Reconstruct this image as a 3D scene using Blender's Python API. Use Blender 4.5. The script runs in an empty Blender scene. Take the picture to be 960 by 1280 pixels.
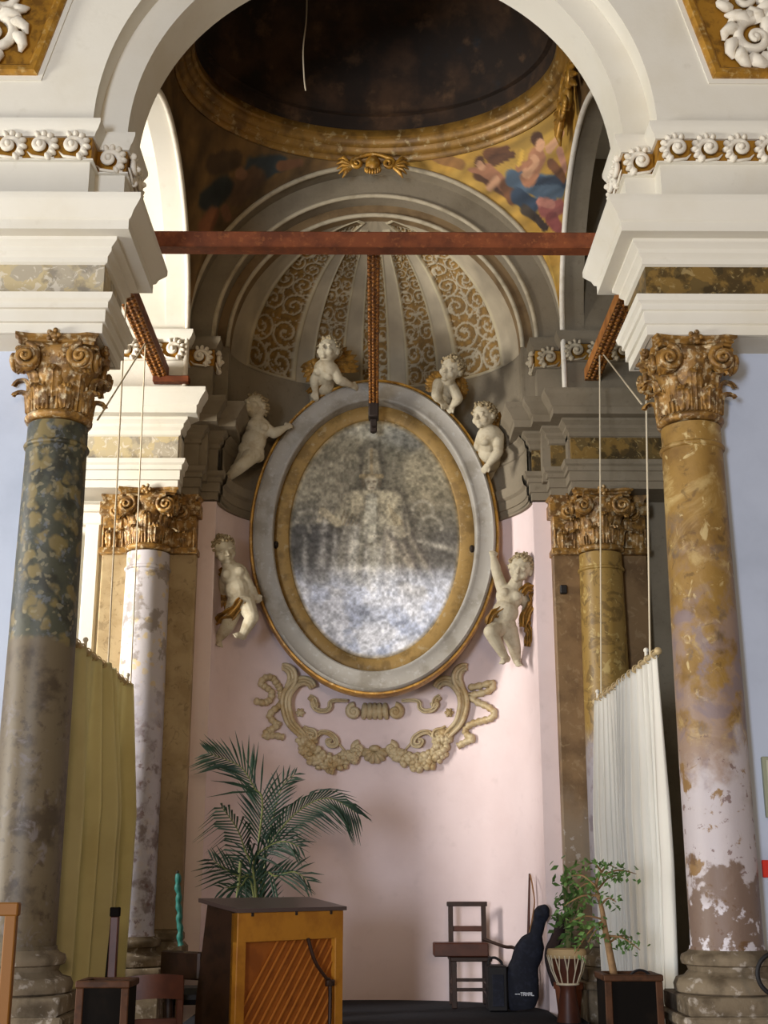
import bpy, math, random
import numpy as np
from mathutils import Vector, Matrix, Euler
random.seed(7); rng = np.random.default_rng(7)
PI = math.pi
SC = bpy.context.scene
COL = SC.collection
EYE = 1.45
# ------------------------------------------------------------------ camera
cam_d = bpy.data.cameras.new('camera'); cam = bpy.data.objects.new('camera', cam_d); COL.objects.link(cam)
cam_d.sensor_fit = 'HORIZONTAL'; cam_d.sensor_width = 36; cam_d.lens = 36*1600/960
cam.location = (0, 0, EYE); cam.rotation_euler = (math.radians(90+16.1), 0, math.radians(-0.43))
SC.camera = cam
CR = cam.rotation_euler.to_matrix()
def at(px, py, Y):
    """photo position to the world point standing at depth Y"""
    d = CR @ Vector(((px-480)/1600, -(py-640)/1600, -1))
    return Vector((0, 0, EYE)) + d*(Y/d.y)
# ------------------------------------------------------------------ mesh building
class MB:
    def __init__(s): s.v = []; s.f = []; s.c = None
    def add(s, vs, fs, M=None):
        b = len(s.v)
        s.v.extend([tuple(M @ Vector(p)) for p in vs] if M is not None else [tuple(p) for p in vs])
        s.f.extend([tuple(b+i for i in f) for f in fs]); return s
    def box(s, x0, x1, y0, y1, z0, z1, M=None, ch=0.0):
        if ch <= 0:
            v = [(x, y, z) for x in (x0, x1) for y in (y0, y1) for z in (z0, z1)]
            f = [(0,1,3,2),(4,6,7,5),(0,4,5,1),(2,3,7,6),(0,2,6,4),(1,5,7,3)]
            return s.add(v, f, M)
        # chamfered box
        v = []; idx = {}
        X = (x0, x1); Y = (y0, y1); Z = (z0, z1)
        for i in (0,1):
            for j in (0,1):
                for k in (0,1):
                    sx, sy, sz = (1 if i == 0 else -1)*ch, (1 if j == 0 else -1)*ch, (1 if k == 0 else -1)*ch
                    for a, p in enumerate(((X[i], Y[j]+sy, Z[k]+sz), (X[i]+sx, Y[j], Z[k]+sz), (X[i]+sx, Y[j]+sy, Z[k]))):
                        idx[(i,j,k,a)] = len(v); v.append(p)
        f = []
        for q in (0,1):
            f.append([idx[(q,0,0,0)], idx[(q,0,1,0)], idx[(q,1,1,0)], idx[(q,1,0,0)]][::(1 if q == 0 else -1)])
            f.append([idx[(0,q,0,1)], idx[(1,q,0,1)], idx[(1,q,1,1)], idx[(0,q,1,1)]][::(1 if q == 0 else -1)])
            f.append([idx[(0,0,q,2)], idx[(0,1,q,2)], idx[(1,1,q,2)], idx[(1,0,q,2)]][::(1 if q == 0 else -1)])
        for a in (0,1):
            for b in (0,1):
                f.append([idx[(a,b,0,0)], idx[(a,b,1,0)], idx[(a,b,1,1)], idx[(a,b,0,1)]])
                f.append([idx[(a,0,b,0)], idx[(a,1,b,0)], idx[(a,1,b,2)], idx[(a,0,b,2)]])
                f.append([idx[(0,a,b,1)], idx[(1,a,b,1)], idx[(1,a,b,2)], idx[(0,a,b,2)]])
                for c in (0,1): f.append([idx[(a,b,c,0)], idx[(a,b,c,1)], idx[(a,b,c,2)]])
        f = [tuple(dict.fromkeys(t)) for t in f]
        return s.add(v, list(dict.fromkeys(f)), M)
    def tube(s, pts, rad, n=8, flat=1.0, up=None, M=None, closed=False, cap=True):
        pts = [Vector(p) for p in pts]; N = len(pts)
        if not hasattr(rad, '__len__'): rad = [rad]*N
        T = []
        for i in range(N):
            a = pts[i-1] if (i > 0 or closed) else pts[i]; b = pts[(i+1) % N] if (i < N-1 or closed) else pts[i]
            t = (b-a); T.append(t.normalized() if t.length > 1e-9 else Vector((0,0,1)))
        u = Vector(up) if up else (Vector((0,0,1)) if abs(T[0].z) < .9 else Vector((0,1,0)))
        v = []; f = []
        for i in range(N):
            t = T[i]
            if up: u = Vector(up)
            u = (u - t*u.dot(t)); u = u.normalized() if u.length > 1e-6 else t.orthogonal().normalized()
            w = t.cross(u)
            for k in range(n):
                a = 2*PI*k/n; v.append(pts[i] + (u*math.cos(a)*flat + w*math.sin(a))*rad[i])
        for i in range(N if closed else N-1):
            for k in range(n):
                j = (i+1) % N
                f.append((i*n+k, i*n+(k+1) % n, j*n+(k+1) % n, j*n+k))
        if cap and not closed:
            f.append(tuple(range(n))[::-1]); f.append(tuple((N-1)*n+k for k in range(n)))
        return s.add(v, f, M)
    def lathe(s, prof, n=32, M=None, cap=True):
        v = []; f = []
        for r, z in prof:
            for k in range(n): a = 2*PI*k/n; v.append((r*math.cos(a), r*math.sin(a), z))
        for i in range(len(prof)-1):
            for k in range(n): f.append((i*n+k, i*n+(k+1) % n, (i+1)*n+(k+1) % n, (i+1)*n+k))
        if cap: f.append(tuple(range(n))[::-1]); f.append(tuple((len(prof)-1)*n+k for k in range(n)))
        return s.add(v, f, M)
    def ell(s, c, r, n=12, R=None):
        if not hasattr(r, '__len__'): r = (r, r, r)
        v = []; f = []; m = max(4, n//2+1)
        c = Vector(c)
        for i in range(m+1):
            th = PI*i/m
            for k in range(n):
                a = 2*PI*k/n
                p = Vector((r[0]*math.sin(th)*math.cos(a), r[1]*math.sin(th)*math.sin(a), r[2]*math.cos(th)))
                v.append((R @ p if R is not None else p) + c)
        for i in range(m):
            for k in range(n): f.append((i*n+k, (i+1)*n+k, (i+1)*n+(k+1) % n, i*n+(k+1) % n))
        return s.add(v, f)
    def cap(s, a, b, ra, rb, n=10):
        a = Vector(a); b = Vector(b)
        s.tube([a, a.lerp(b, .5), b], [ra, (ra+rb)/2, rb], n=n); s.ell(a, ra, n); s.ell(b, rb, n); return s
    def grid(s, fn, nu, nv, wrapu=False, M=None, flip=False):
        v = [fn(i/nu if wrapu else i/(nu-1), j/(nv-1)) for j in range(nv) for i in range(nu)]
        f = []
        for j in range(nv-1):
            for i in range(nu if wrapu else nu-1):
                q = (j*nu+i, j*nu+(i+1) % nu, (j+1)*nu+(i+1) % nu, (j+1)*nu+i); f.append(q[::-1] if flip else q)
        return s.add(v, f, M)
    def sheet(s, fn, nu, nv, th, M=None):
        P = [[Vector(fn(i/(nu-1), j/(nv-1))) for i in range(nu)] for j in range(nv)]
        B = []
        for j in range(nv):
            row = []
            for i in range(nu):
                du = P[j][min(i+1, nu-1)]-P[j][max(i-1, 0)]; dv = P[min(j+1, nv-1)][i]-P[max(j-1, 0)][i]
                nn = du.cross(dv); nn = nn.normalized() if nn.length > 1e-12 else Vector((0,0,1))
                row.append(P[j][i]-nn*th)
            B.append(row)
        v = [p for r in P for p in r]+[p for r in B for p in r]; o = nu*nv; f = []
        for j in range(nv-1):
            for i in range(nu-1):
                a, b, c, d = j*nu+i, j*nu+i+1, (j+1)*nu+i+1, (j+1)*nu+i
                f.append((a, b, c, d)); f.append((o+d, o+c, o+b, o+a))
        for i in range(nu-1):
            f.append((i+1, i, o+i, o+i+1)); k = (nv-1)*nu+i; f.append((k, k+1, o+k+1, o+k))
        for j in range(nv-1):
            a = j*nu; f.append((a, a+nu, o+a+nu, o+a)); a = j*nu+nu-1; f.append((a+nu, a, o+a, o+a+nu))
        return s.add(v, f, M)
    def sweep(s, path, prof, closed=False, M=None, cap=True):
        """profile [(outward, height)] along a plan path with mitred corners; outward is the left of travel"""
        P = [Vector((p[0], p[1])) for p in path]; N = len(P); off = []
        for i in range(N):
            a = P[i-1] if (i > 0 or closed) else None; b = P[(i+1) % N] if (i < N-1 or closed) else None
            d1 = (P[i]-a).normalized() if a is not None else None; d2 = (b-P[i]).normalized() if b is not None else None
            if d1 is None: d1 = d2
            if d2 is None: d2 = d1
            n1 = Vector((-d1.y, d1.x)); n2 = Vector((-d2.y, d2.x)); m = n1+n2
            m = m.normalized() if m.length > 1e-6 else n1
            off.append(m/max(.35, m.dot(n1)))
        v = []; f = []; K = len(prof)
        for i in range(N):
            for o, z in prof: q = P[i]+off[i]*o; v.append((q.x, q.y, z))
        for i in range(N if closed else N-1):
            j = (i+1) % N
            for k in range(K-1): f.append((i*K+k, i*K+k+1, j*K+k+1, j*K+k))
        if cap and not closed and K > 2:
            f.append(tuple(range(K))[::-1]); f.append(tuple((N-1)*K+k for k in range(K)))
        return s.add(v, f, M)
    def mirror_x(s):
        n = MB(); n.v = [(-x, y, z) for x, y, z in s.v]; n.f = [tuple(reversed(f)) for f in s.f]; return n
    def build(s, name, mat, parent=None, ang=57, col=None):
        me = bpy.data.meshes.new(name); me.from_pydata(s.v, [], s.f); me.validate(); me.update()
        if mat: me.materials.append(mat)
        if ang: 
            me.shade_smooth()
            if ang < 180: me.set_sharp_from_angle(angle=math.radians(ang))
        if col is not None:
            a = me.color_attributes.new('Col', 'FLOAT_COLOR', 'POINT')
            arr = np.ones((len(me.vertices), 4), np.float32); arr[:, :3] = col[:len(me.vertices)]
            a.data.foreach_set('color', arr.ravel())
        o = bpy.data.objects.new(name, me); COL.objects.link(o)
        if parent is not None: link_parent(o, parent)
        return o
def world(o):
    return o.matrix_basis.copy() if o.parent is None else world(o.parent) @ o.matrix_parent_inverse @ o.matrix_basis
def link_parent(o, p):
    o.parent = p; o.matrix_parent_inverse = world(p).inverted()
def tag(o, label=None, cat=None, group=None, kind=None):
    if label: o['label'] = label
    if cat: o['category'] = cat
    if group: o['group'] = group
    if kind: o['kind'] = kind
    return o
def empty(name, loc=(0,0,0), rz=0):
    o = bpy.data.objects.new(name, None); COL.objects.link(o); o.location = loc; o.rotation_euler.z = rz; o.empty_display_size = .1
    return o
def struct(o, label=None): return tag(o, label, None, None, 'structure')
def copy_tree(o, parent=None):
    c = o.copy(); COL.objects.link(c)
    if parent is not None: c.parent = parent
    for ch in o.children: copy_tree(ch, c)
    return c
def lin(r, g, b):
    f = lambda c: (c/255/12.92) if c/255 <= .04045 else ((c/255+.055)/1.055)**2.4
    return (f(r), f(g), f(b), 1)
def nplin(rgb):
    c = np.asarray(rgb, float)/255; return np.where(c <= .04045, c/12.92, ((c+.055)/1.055)**2.4)
# ------------------------------------------------------------------ numpy value noise
_G = rng.random((256, 256))
def vnoise(x, y):
    xi = np.floor(x).astype(int); yi = np.floor(y).astype(int); fx = x-xi; fy = y-yi
    fx = fx*fx*(3-2*fx); fy = fy*fy*(3-2*fy)
    g = lambda a, b: _G[a % 256, b % 256]
    return (g(xi, yi)*(1-fx)+g(xi+1, yi)*fx)*(1-fy)+(g(xi, yi+1)*(1-fx)+g(xi+1, yi+1)*fx)*fy
def fbm(x, y, o=4):
    r = 0; a = .5
    for k in range(o): r = r+a*vnoise(x*2**k+17*k, y*2**k+31*k); a *= .5
    return r/(1-.5**o)
# ------------------------------------------------------------------ materials
def mat(name, base, rough=.75, layers=(), bump=None, metal=0.0, spec=.3, trans=0.0, attr=False, coat=0):
    m = bpy.data.materials.new(name); m.use_nodes = True; nt = m.node_tree; nt.nodes.clear()
    N = lambda t: nt.nodes.new(t); L = nt.links.new
    out = N('ShaderNodeOutputMaterial'); b = N('ShaderNodeBsdfPrincipled')
    b.inputs['Roughness'].default_value = rough; b.inputs['Metallic'].default_value = metal
    b.inputs['Specular IOR Level'].default_value = spec; b.inputs['Coat Weight'].default_value = coat
    geo = N('ShaderNodeNewGeometry')
    pos = geo.outputs['Position']
    if attr:
        a = N('ShaderNodeAttribute'); a.attribute_name = 'Col'; cur = a.outputs['Color']
    else:
        rgb = N('ShaderNodeRGB'); rgb.outputs[0].default_value = base if len(base) == 4 else lin(*base); cur = rgb.outputs[0]
    def noise(scale, detail=5, stretch=None, dist=0.0, rgh=.6):
        t = N('ShaderNodeTexNoise'); t.inputs['Scale'].default_value = scale; t.inputs['Detail'].default_value = detail
        t.inputs['Distortion'].default_value = dist; t.inputs['Roughness'].default_value = rgh
        p = pos
        if stretch:
            mp = N('ShaderNodeMapping'); mp.inputs['Scale'].default_value = stretch; L(p, mp.inputs[0]); p = mp.outputs[0]
        L(p, t.inputs['Vector']); return t.outputs['Fac']
    def mrange(v, lo, hi):
        r = N('ShaderNodeMapRange'); r.interpolation_type = 'SMOOTHSTEP'
        r.inputs['From Min'].default_value = lo; r.inputs['From Max'].default_value = hi; L(v, r.inputs['Value']); return r.outputs[0]
    def math2(op, a, c):
        n = N('ShaderNodeMath'); n.operation = op
        for i, q in enumerate((a, c)):
            if isinstance(q, (int, float)): n.inputs[i].default_value = q
            else: L(q, n.inputs[i])
        return n.outputs[0]
    for ly in layers:
        k = ly.get('k', 'noise')
        if k == 'noise': fac = mrange(noise(ly['s'], ly.get('d', 5), ly.get('st'), ly.get('dist', 0)), ly['lo'], ly['hi'])
        elif k == 'vor':
            t = N('ShaderNodeTexVoronoi'); t.feature = ly.get('f', 'F1'); t.inputs['Scale'].default_value = ly['s']; t.inputs['Randomness'].default_value = 1
            nz = N('ShaderNodeTexNoise'); nz.inputs['Scale'].default_value = ly['s']*.8; L(pos, nz.inputs['Vector'])
            ad = N('ShaderNodeVectorMath'); ad.operation = 'MULTIPLY_ADD'; L(nz.outputs['Color'], ad.inputs[0])
            ad.inputs[1].default_value = (ly.get('w', .12),)*3; L(pos, ad.inputs[2])
            src = ad.outputs[0]
            if ly.get('st'):
                mp = N('ShaderNodeMapping'); mp.inputs['Scale'].default_value = ly['st']; L(src, mp.inputs[0]); src = mp.outputs[0]
            L(src, t.inputs['Vector'])
            if ly.get('cell'):
                sp = N('ShaderNodeSeparateColor'); L(t.outputs['Color'], sp.inputs[0]); fac = mrange(sp.outputs[0], ly['lo'], ly['hi'])
            else: fac = mrange(t.outputs['Distance'], ly['lo'], ly['hi'])
        elif k == 'wave':
            t = N('ShaderNodeTexWave'); t.inputs['Scale'].default_value = ly['s']; t.inputs['Distortion'].default_value = ly.get('dist', 3); t.bands_direction = ly.get('dir', 'X')
            t.inputs['Detail'].default_value = 3; src = pos
            if ly.get('st'):
                mp = N('ShaderNodeMapping'); mp.inputs['Scale'].default_value = ly['st']; L(src, mp.inputs[0]); src = mp.outputs[0]
            L(src, t.inputs['Vector']); fac = mrange(t.outputs['Fac'], ly['lo'], ly['hi'])
        elif k == 'axis':
            sp = N('ShaderNodeSeparateXYZ'); L(pos, sp.inputs[0])
            z = sp.outputs[ly.get('ax', 'Z')]
            z = math2('ADD', z, math2('MULTIPLY', math2('SUBTRACT', noise(ly.get('s', 3), 6), .5), ly.get('amp', .6)))
            fac = mrange(z, ly['lo'], ly['hi'])
        if 'only' in ly:
            sp = N('ShaderNodeSeparateXYZ'); L(pos, sp.inputs[0])
            z = math2('ADD', sp.outputs['Z'], math2('MULTIPLY', math2('SUBTRACT', noise(2.2, 5), .5), ly.get('oamp', 1.0)))
            fac = math2('MULTIPLY', fac, mrange(z, ly['only'][0], ly['only'][1]))
        fac = math2('MULTIPLY', fac, ly.get('a', 1.0))
        mx = N('ShaderNodeMix'); mx.data_type = 'RGBA'; L(fac, mx.inputs['Factor']); L(cur, mx.inputs['A'])
        c = ly['c']; mx.inputs['B'].default_value = c if len(c) == 4 else lin(*c); cur = mx.outputs['Result']
    L(cur, b.inputs['Base Color'])
    if bump:
        bp = N('ShaderNodeBump'); bp.inputs['Strength'].default_value = bump[1]; bp.inputs['Distance'].default_value = bump[2] if len(bump) > 2 else .02
        L(noise(bump[0], 6, bump[3] if len(bump) > 3 else None), bp.inputs['Height']); L(bp.outputs[0], b.inputs['Normal'])
    surf = b.outputs[0]
    if trans > 0:
        tr = N('ShaderNodeBsdfTranslucent'); L(cur, tr.inputs['Color']); ms = N('ShaderNodeMixShader'); ms.inputs[0].default_value = trans
        L(surf, ms.inputs[1]); L(tr.outputs[0], ms.inputs[2]); surf = ms.outputs[0]
    L(surf, out.inputs['Surface']); return m
def crom(pts, n=6, closed=False):
    P = [Vector(p) for p in pts]; N = len(P); out = []
    for i in range(N if closed else N-1):
        g = lambda k: P[k % N] if closed else P[max(0, min(N-1, k))]
        p0, p1, p2, p3 = g(i-1), g(i), g(i+1), g(i+2)
        for k in range(n):
            t = k/n
            out.append(.5*((2*p1)+(p2-p0)*t+(2*p0-5*p1+4*p2-p3)*t*t+(3*p1-p0-3*p2+p3)*t**3))
    if not closed: out.append(P[-1])
    return out
def spiral(cx, cz, r0, r1, turns, a0, sgn=1, n=40):
    o = []
    for i in range(n+1):
        t = i/n; r = r0*(r1/r0)**t; a = a0+sgn*2*PI*turns*t; o.append((cx+r*math.cos(a), cz+r*math.sin(a)))
    return o
# ================================================================== materials
CREAM = mat('cream_plaster', (218,213,200), .8, [dict(s=1.2, lo=.42, hi=.75, c=(206,197,176), a=.6), dict(s=9, lo=.6, hi=.8, c=(180,170,150), a=.25)], bump=(14, .15, .01))
PALEBLUE = mat('pale_blue_plaster', (184,192,208), .8, [dict(s=1.5, lo=.45, hi=.75, c=(164,172,188), a=.6)], bump=(10, .12, .01))
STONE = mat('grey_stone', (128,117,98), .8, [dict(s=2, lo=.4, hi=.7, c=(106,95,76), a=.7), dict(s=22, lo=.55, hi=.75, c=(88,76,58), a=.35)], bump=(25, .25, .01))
PINK = mat('pink_plaster', (226,206,203), .85, [dict(s=1.1, lo=.4, hi=.7, c=(216,194,190), a=.7), dict(s=7, lo=.55, hi=.8, c=(196,176,172), a=.35)], bump=(6, .2, .015))
BRECCIA_G = mat('grey_marble', (168,158,138), .45, [dict(k='vor', s=11, cell=True, lo=.3, hi=.7, c=(190,172,130), a=.8), dict(s=6, lo=.5, hi=.62, c=(110,104,96), a=.6), dict(s=14, dist=1.5, lo=.55, hi=.62, c=(214,206,190), a=.6)])
BRECCIA_B = mat('brown_marble', (96,78,44), .4, [dict(k='vor', s=10, cell=True, lo=.3, hi=.7, c=(128,100,50), a=.8), dict(s=7, lo=.5, hi=.6, c=(40,32,20), a=.7), dict(s=14, dist=1.5, lo=.58, hi=.64, c=(160,140,96), a=.6)])
GOLD = mat('gilding', (176,128,44), .42, [dict(s=9, lo=.4, hi=.65, c=(120,82,28), a=.8), dict(s=30, lo=.52, hi=.7, c=(206,178,120), a=.6)], metal=.35, spec=.5, bump=(40, .2, .006))
OLDGOLD = mat('worn_gilding', (152,112,52), .5, [dict(s=14, lo=.42, hi=.6, c=(92,64,30), a=.85), dict(s=26, lo=.52, hi=.66, c=(214,196,158), a=.7)], metal=.2, spec=.45, bump=(50, .35, .006))
STUCCO = mat('white_stucco', (222,214,198), .7, [dict(s=12, lo=.5, hi=.75, c=(186,172,146), a=.6)], bump=(40, .2, .005))
GOLDGROUND = mat('gilded_ground', (164,118,38), .55, [dict(s=16, lo=.45, hi=.65, c=(104,70,26), a=.8)], metal=.25)
DARKFRESCO = mat('dark_dome_fresco', (38,28,20), .8, [dict(s=2.2, lo=.45, hi=.7, c=(74,52,34), a=.9), dict(s=5, lo=.55, hi=.72, c=(96,70,46), a=.6), dict(s=3.3, lo=.6, hi=.75, c=(30,36,40), a=.8)])
FLOORM = mat('pale_stone_floor', (176,158,132), .6, [dict(s=2, lo=.4, hi=.7, c=(150,132,108))])
CARPET = mat('black_carpet', (22,23,30), .95, [dict(s=40, lo=.45, hi=.7, c=(34,36,44))])
PAINTED = mat('painted_surface', None, .7, attr=True)
PEDST = mat('worn_pedestal_stone', (120,106,86), .8, [dict(s=5, lo=.42, hi=.65, c=(74,62,46), a=.85), dict(s=16, lo=.56, hi=.68, c=(178,168,156), a=.7)], bump=(22, .4, .012))
# ================================================================== shell
NY, RY = 6.8, 9.85            # front faces of the two arch walls
SP = 5.85                     # springing
def arch_slab(mb, R, rz, xh, ztop, y0, y1, n=64, swap=None):
    ths = [PI*i/n for i in range(n+1)]; ca = math.atan2(ztop-SP, xh); ths = sorted(set(ths+[ca, PI-ca]))
    v = []; f = []
    for th in ths:
        c, s = math.cos(th), math.sin(th)
        t = min(xh/abs(c) if abs(c) > 1e-9 else 1e9, (ztop-SP)/s if s > 1e-9 else 1e9)
        for (a, b) in ((R*c, SP+rz*s), (t*c, SP+t*s)):
            for y in (y0, y1): v.append((a, y, b))
    for i in range(len(ths)-1):
        a = i*4; b = a+4
        f += [(a, a+2, b+2, b), (a+1, b+1, b+3, a+3), (a, b, b+1, a+1), (a+2, a+3, b+3, b+2)]
    if swap: v = [swap(p) for p in v]
    mb.add(v, f)
m = MB(); arch_slab(m, 1.71, 1.71, 4.6, 9, NY, 6.95); arch_slab(m, 1.53, 1.53, 4.6, 9, 6.951, 7.3)
for sx in (-1, 1):
    a, b = sorted((sx*1.71, sx*4.6)); m.box(a, b, NY, 7.3, 5.2, SP)
    a, b = sorted((sx*1.53, sx*1.72)); m.box(a, b, 6.95, 7.3, 5.2, SP)
struct(m.build('wall_front', CREAM, ang=30), 'cream arch wall opening from the nave into the side chapel')
for sx, nm in ((-1, 'left'), (1, 'right')):
    a, b = sorted((sx*1.93, sx*4.6)); m = MB().box(a, b, 7.05, 7.3, 0, 4.5)
    struct(m.build('wall_'+nm, PALEBLUE, ang=0), 'pale bluish plaster wall beside the %s near column' % nm)
    a, b = sorted((sx*4.2, sx*4.4)); m = MB()
    if sx > 0: m.box(a, b, 7.3, 10.4, 0, 7.5)
    else:
        m.box(a, b, 7.3, 7.6, 0, 7.5); m.box(a, b, 9.3, 10.4, 0, 7.5); m.box(a, b, 7.6, 9.3, 0, 1.9); m.box(a, b, 7.6, 9.3, 6.6, 7.5)
    struct(m.build('wall_passage_'+nm, CREAM, ang=0))
    # side arches of the bay
    x0, x1 = sorted((sx*1.57, sx*1.75))
    m = MB(); arch_slab(m, 1.275, 1.2, 1.275, 7.9, x0, x1, swap=lambda p: (p[1], 8.575+p[0], p[2]))
    struct(m.build('wall_side_arch_'+nm, CREAM if sx < 0 else STONE, ang=30))
    pts = [(sx*1.565, 9.84, 5.25)]+[(sx*1.565, 8.575+1.262*math.cos(t), SP+1.19*math.sin(t)) for t in [PI*i/40 for i in range(41)]]+[(sx*1.565, 7.31, 5.25)]
    m = MB().tube(pts, .022, n=8); struct(m.build('trim_side_arch_'+nm, STUCCO))
    # rear wall beside the niche
    a, b = sorted((sx*1.31, sx*4.2)); m = MB().box(a, b, 10.165, 10.5, 0, 7.6)
    a, b = sorted((sx*1.57, sx*4.2)); m.box(a, b, RY, 10.17, 4.6, 7.6)
    q = MB(); a, b = sorted((sx*1.38, sx*1.569)); q.box(a, b, 10.0, 10.16, 4.6, SP)
    a, b = sorted((sx*1.25, sx*1.45)); q.box(a, b, 10.152, 10.32, 5.2, SP)
    a, b = sorted((sx*1.36, sx*1.5)); q.box(a, b, 10.002, 10.2, 5.2, SP); struct(q.build('wall_niche_pier_'+nm, STONE, ang=0))
    struct(m.build('wall_rear_'+nm, CREAM if sx < 0 else STONE, ang=0))
    a, b = sorted((sx*1.305, sx*1.445)); struct(MB().box(a, b, 10.125, 10.16, 0, 4.46).build('wall_niche_jamb_'+nm, PINK, ang=0))
    a, b = sorted((sx*1.57, sx*4.4)); struct(MB().box(a, b, 7.2, 10.3, 7.5, 7.6).build('ceiling_passage_'+nm, CREAM, ang=0))
m = MB(); arch_slab(m, 1.57, 1.57, 1.75, 7.6, RY, 10.0); struct(m.build('wall_rear_arch', STONE, ang=30))
m = MB(); arch_slab(m, 1.36, 1.36, 1.6, 7.5, 10.0, 10.15); struct(m.build('trim_rear_arch', STONE, ang=30))
m = MB(); arch_slab(m, 1.25, 1.25, 1.5, 7.4, 10.15, 10.3); struct(m.build('trim_inner_arch', mat('brown_painted_stone', (120,98,68), .8, [dict(s=4, lo=.42, hi=.68, c=(84,66,44), a=.8)]), ang=30))
m = MB()
for R_, y_, r_ in ((1.575, RY, .022), (1.37, 10.0, .02), (1.265, 10.15, .02)):
    m.tube([(R_*math.cos(PI*i/48), y_, SP+R_*math.sin(PI*i/48)) for i in range(49)], r_, n=8)
LIGHTST = mat('light_grey_stone', (168,156,132), .75, [dict(s=8, lo=.45, hi=.7, c=(134,122,98), a=.7)])
struct(m.build('trim_arch_beads', LIGHTST))
# niche wall (half ellipse plan) : pink below, grey stone above
NC, NW, ND = 10.15, 1.31, 1.0
def nichewall(x, off=0.0): return NC + ND*math.sqrt(max(0, 1-(x/NW)**2)) - off
def niche_strip(z0, z1, mt, nm, lab, w=1.31, d=1.0):
    m = MB(); m.grid(lambda u, v: (w*math.sin(-PI/2+PI*u), NC+d*math.cos(-PI/2+PI*u), z0+(z1-z0)*v), 65, 2, flip=False)
    return struct(m.build(nm, mt, ang=180), lab)
niche_strip(.0, 4.48, PINK, 'wall_niche', 'curved pink plaster wall of the niche')
NWU, NDU = 1.27, .97
niche_strip(4.48, SP+.02, STONE, 'wall_niche_upper', 'curved grey stone band of the niche above the pink plaster', NWU, NDU)
# half dome with painted panels
nu, nv = 361, 181
U, V = np.meshgrid(np.linspace(-90, 90, nu), np.linspace(0, 90, nv))
aU = np.abs(U); k = np.where(aU < 9.5, 0, np.where(aU < 31, 1, 2))
ctr = np.where(k == 0, 0, np.where(k == 1, 20.5, 50.0)); hwd = np.where(k == 0, 6.5, np.where(k == 1, 7.5, 15.0))
du = np.where(k == 0, U, aU-ctr)/hwd
vs = V/90; top = np.where(k == 0, .80, np.where(k == 1, .86, .92))
inside = (np.abs(du) < 1) & (vs < top) & (vs > .0)
edge = inside & ((np.abs(du) > .84) | (vs > top-.02) | (vs < .015))
# white scrollwork: chains of rings and leaf curls in each panel
wdt = np.cos(np.radians(V)); q = (vs*np.where(k == 2, 6.5, 9))/np.maximum(.3, wdt)**.55
cell = q-np.floor(q)-.5; par = np.where(np.floor(q) % 2 == 0, 1, -1)
r1 = np.hypot(np.abs(du)-.48, cell*1.1); an = np.arctan2(cell, np.abs(du)-.45)*par
sp_ = np.abs(((r1*3.4+an/(2*PI)) % 1)-.5) > .36
fb = fbm(U*.5+50, V*.6, 4)
scroll = inside & ~edge & ((sp_ & (r1 < .62)) | (fb > .655))
ribc = np.array([152,140,118.]); col = np.empty(U.shape+(3,)); col[:] = ribc
gold = np.array([116,88,42.])*(.75+.5*fbm(U*.7, V*.7+9, 3))[..., None]
col[inside] = gold[inside]; col[scroll] = [158,146,122]; col[edge] = [166,154,126]
col *= (.86+.28*fbm(U*.12+3, V*.12, 4))[..., None]
dep = np.where(inside & ~edge, .03, 0)-np.where(edge, .012, 0)-np.where(scroll, .014, 0)
m = MB(); A_, E_ = np.radians(U), np.radians(V)
X = (1.265+dep)*np.sin(A_)*np.cos(E_); Y = NC+(.965+dep)*np.cos(A_)*np.cos(E_); Z = SP+(1.255+dep)*np.sin(E_)
m.v = list(zip(X.ravel(), Y.ravel(), Z.ravel()))
m.f = [(j*nu+i, j*nu+i+1, (j+1)*nu+i+1, (j+1)*nu+i) for j in range(nv-1) for i in range(nu-1)]
struct(m.build('ceiling_half_dome', PAINTED, ang=180, col=nplin(np.clip(col.reshape(-1, 3), 0, 255))), 'ribbed half dome of the niche with gilded scrollwork panels')
# pendentives + ring + dome
CY = 8.575
def pend(sx, sy, colfn, nm, lab):
    nt, ns = 150, 90; P = np.zeros((ns, nt, 3))
    for i in range(nt):
        t = i/(nt-1)
        if t <= .5: a = PI/2-PI/2*(t/.5); Lp = np.array((1.57*math.cos(a), 1.275, SP+1.57*math.sin(a)))     # rear arch apex -> corner
        else: a = PI/2*((t-.5)/.5); Lp = np.array((1.57, 1.275*math.cos(a), SP+1.2*math.sin(a)))
        if t <= .5: Lp[0] = 1.57*math.sin(PI/2*(t/.5)); Lp[2] = SP+1.57*math.cos(PI/2*(t/.5))
        b = PI/2*(1-t); Up = np.array((1.545*math.cos(b), 1.245*math.sin(b), 7.47))
        for j in range(ns):
            s = j/(ns-1); p = Lp*(1-s)+Up*s
            p[:2] *= 1+.10*math.sin(PI*s)*math.sin(PI*t)**2*(.6)
            p[0] = min(p[0], 1.6); p[1] = min(p[1], 1.3)
            P[j, i] = (sx*p[0], CY+sy*p[1], p[2])
    m = MB(); m.v = [tuple(p) for p in P.reshape(-1, 3)]
    m.f = [(j*nt+i, j*nt+i+1, (j+1)*nt+i+1, (j+1)*nt+i)[::(1 if sx*sy < 0 else -1)] for j in range(ns-1) for i in range(nt-1)]
    struct(m.build(nm, PAINTED, ang=180, col=nplin(np.clip(colfn(P).reshape(-1, 3), 0, 255))), lab)
def near_pt(P, px, py):
    q = np.array([tuple(CR.inverted() @ (Vector(p)-cam.location)) for p in P.reshape(-1, 3)]); e = np.hypot(480-1600*q[:, 0]/q[:, 2]-px, 640+1600*q[:, 1]/q[:, 2]-py); return P.reshape(-1, 3)[int(e.argmin())]
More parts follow.
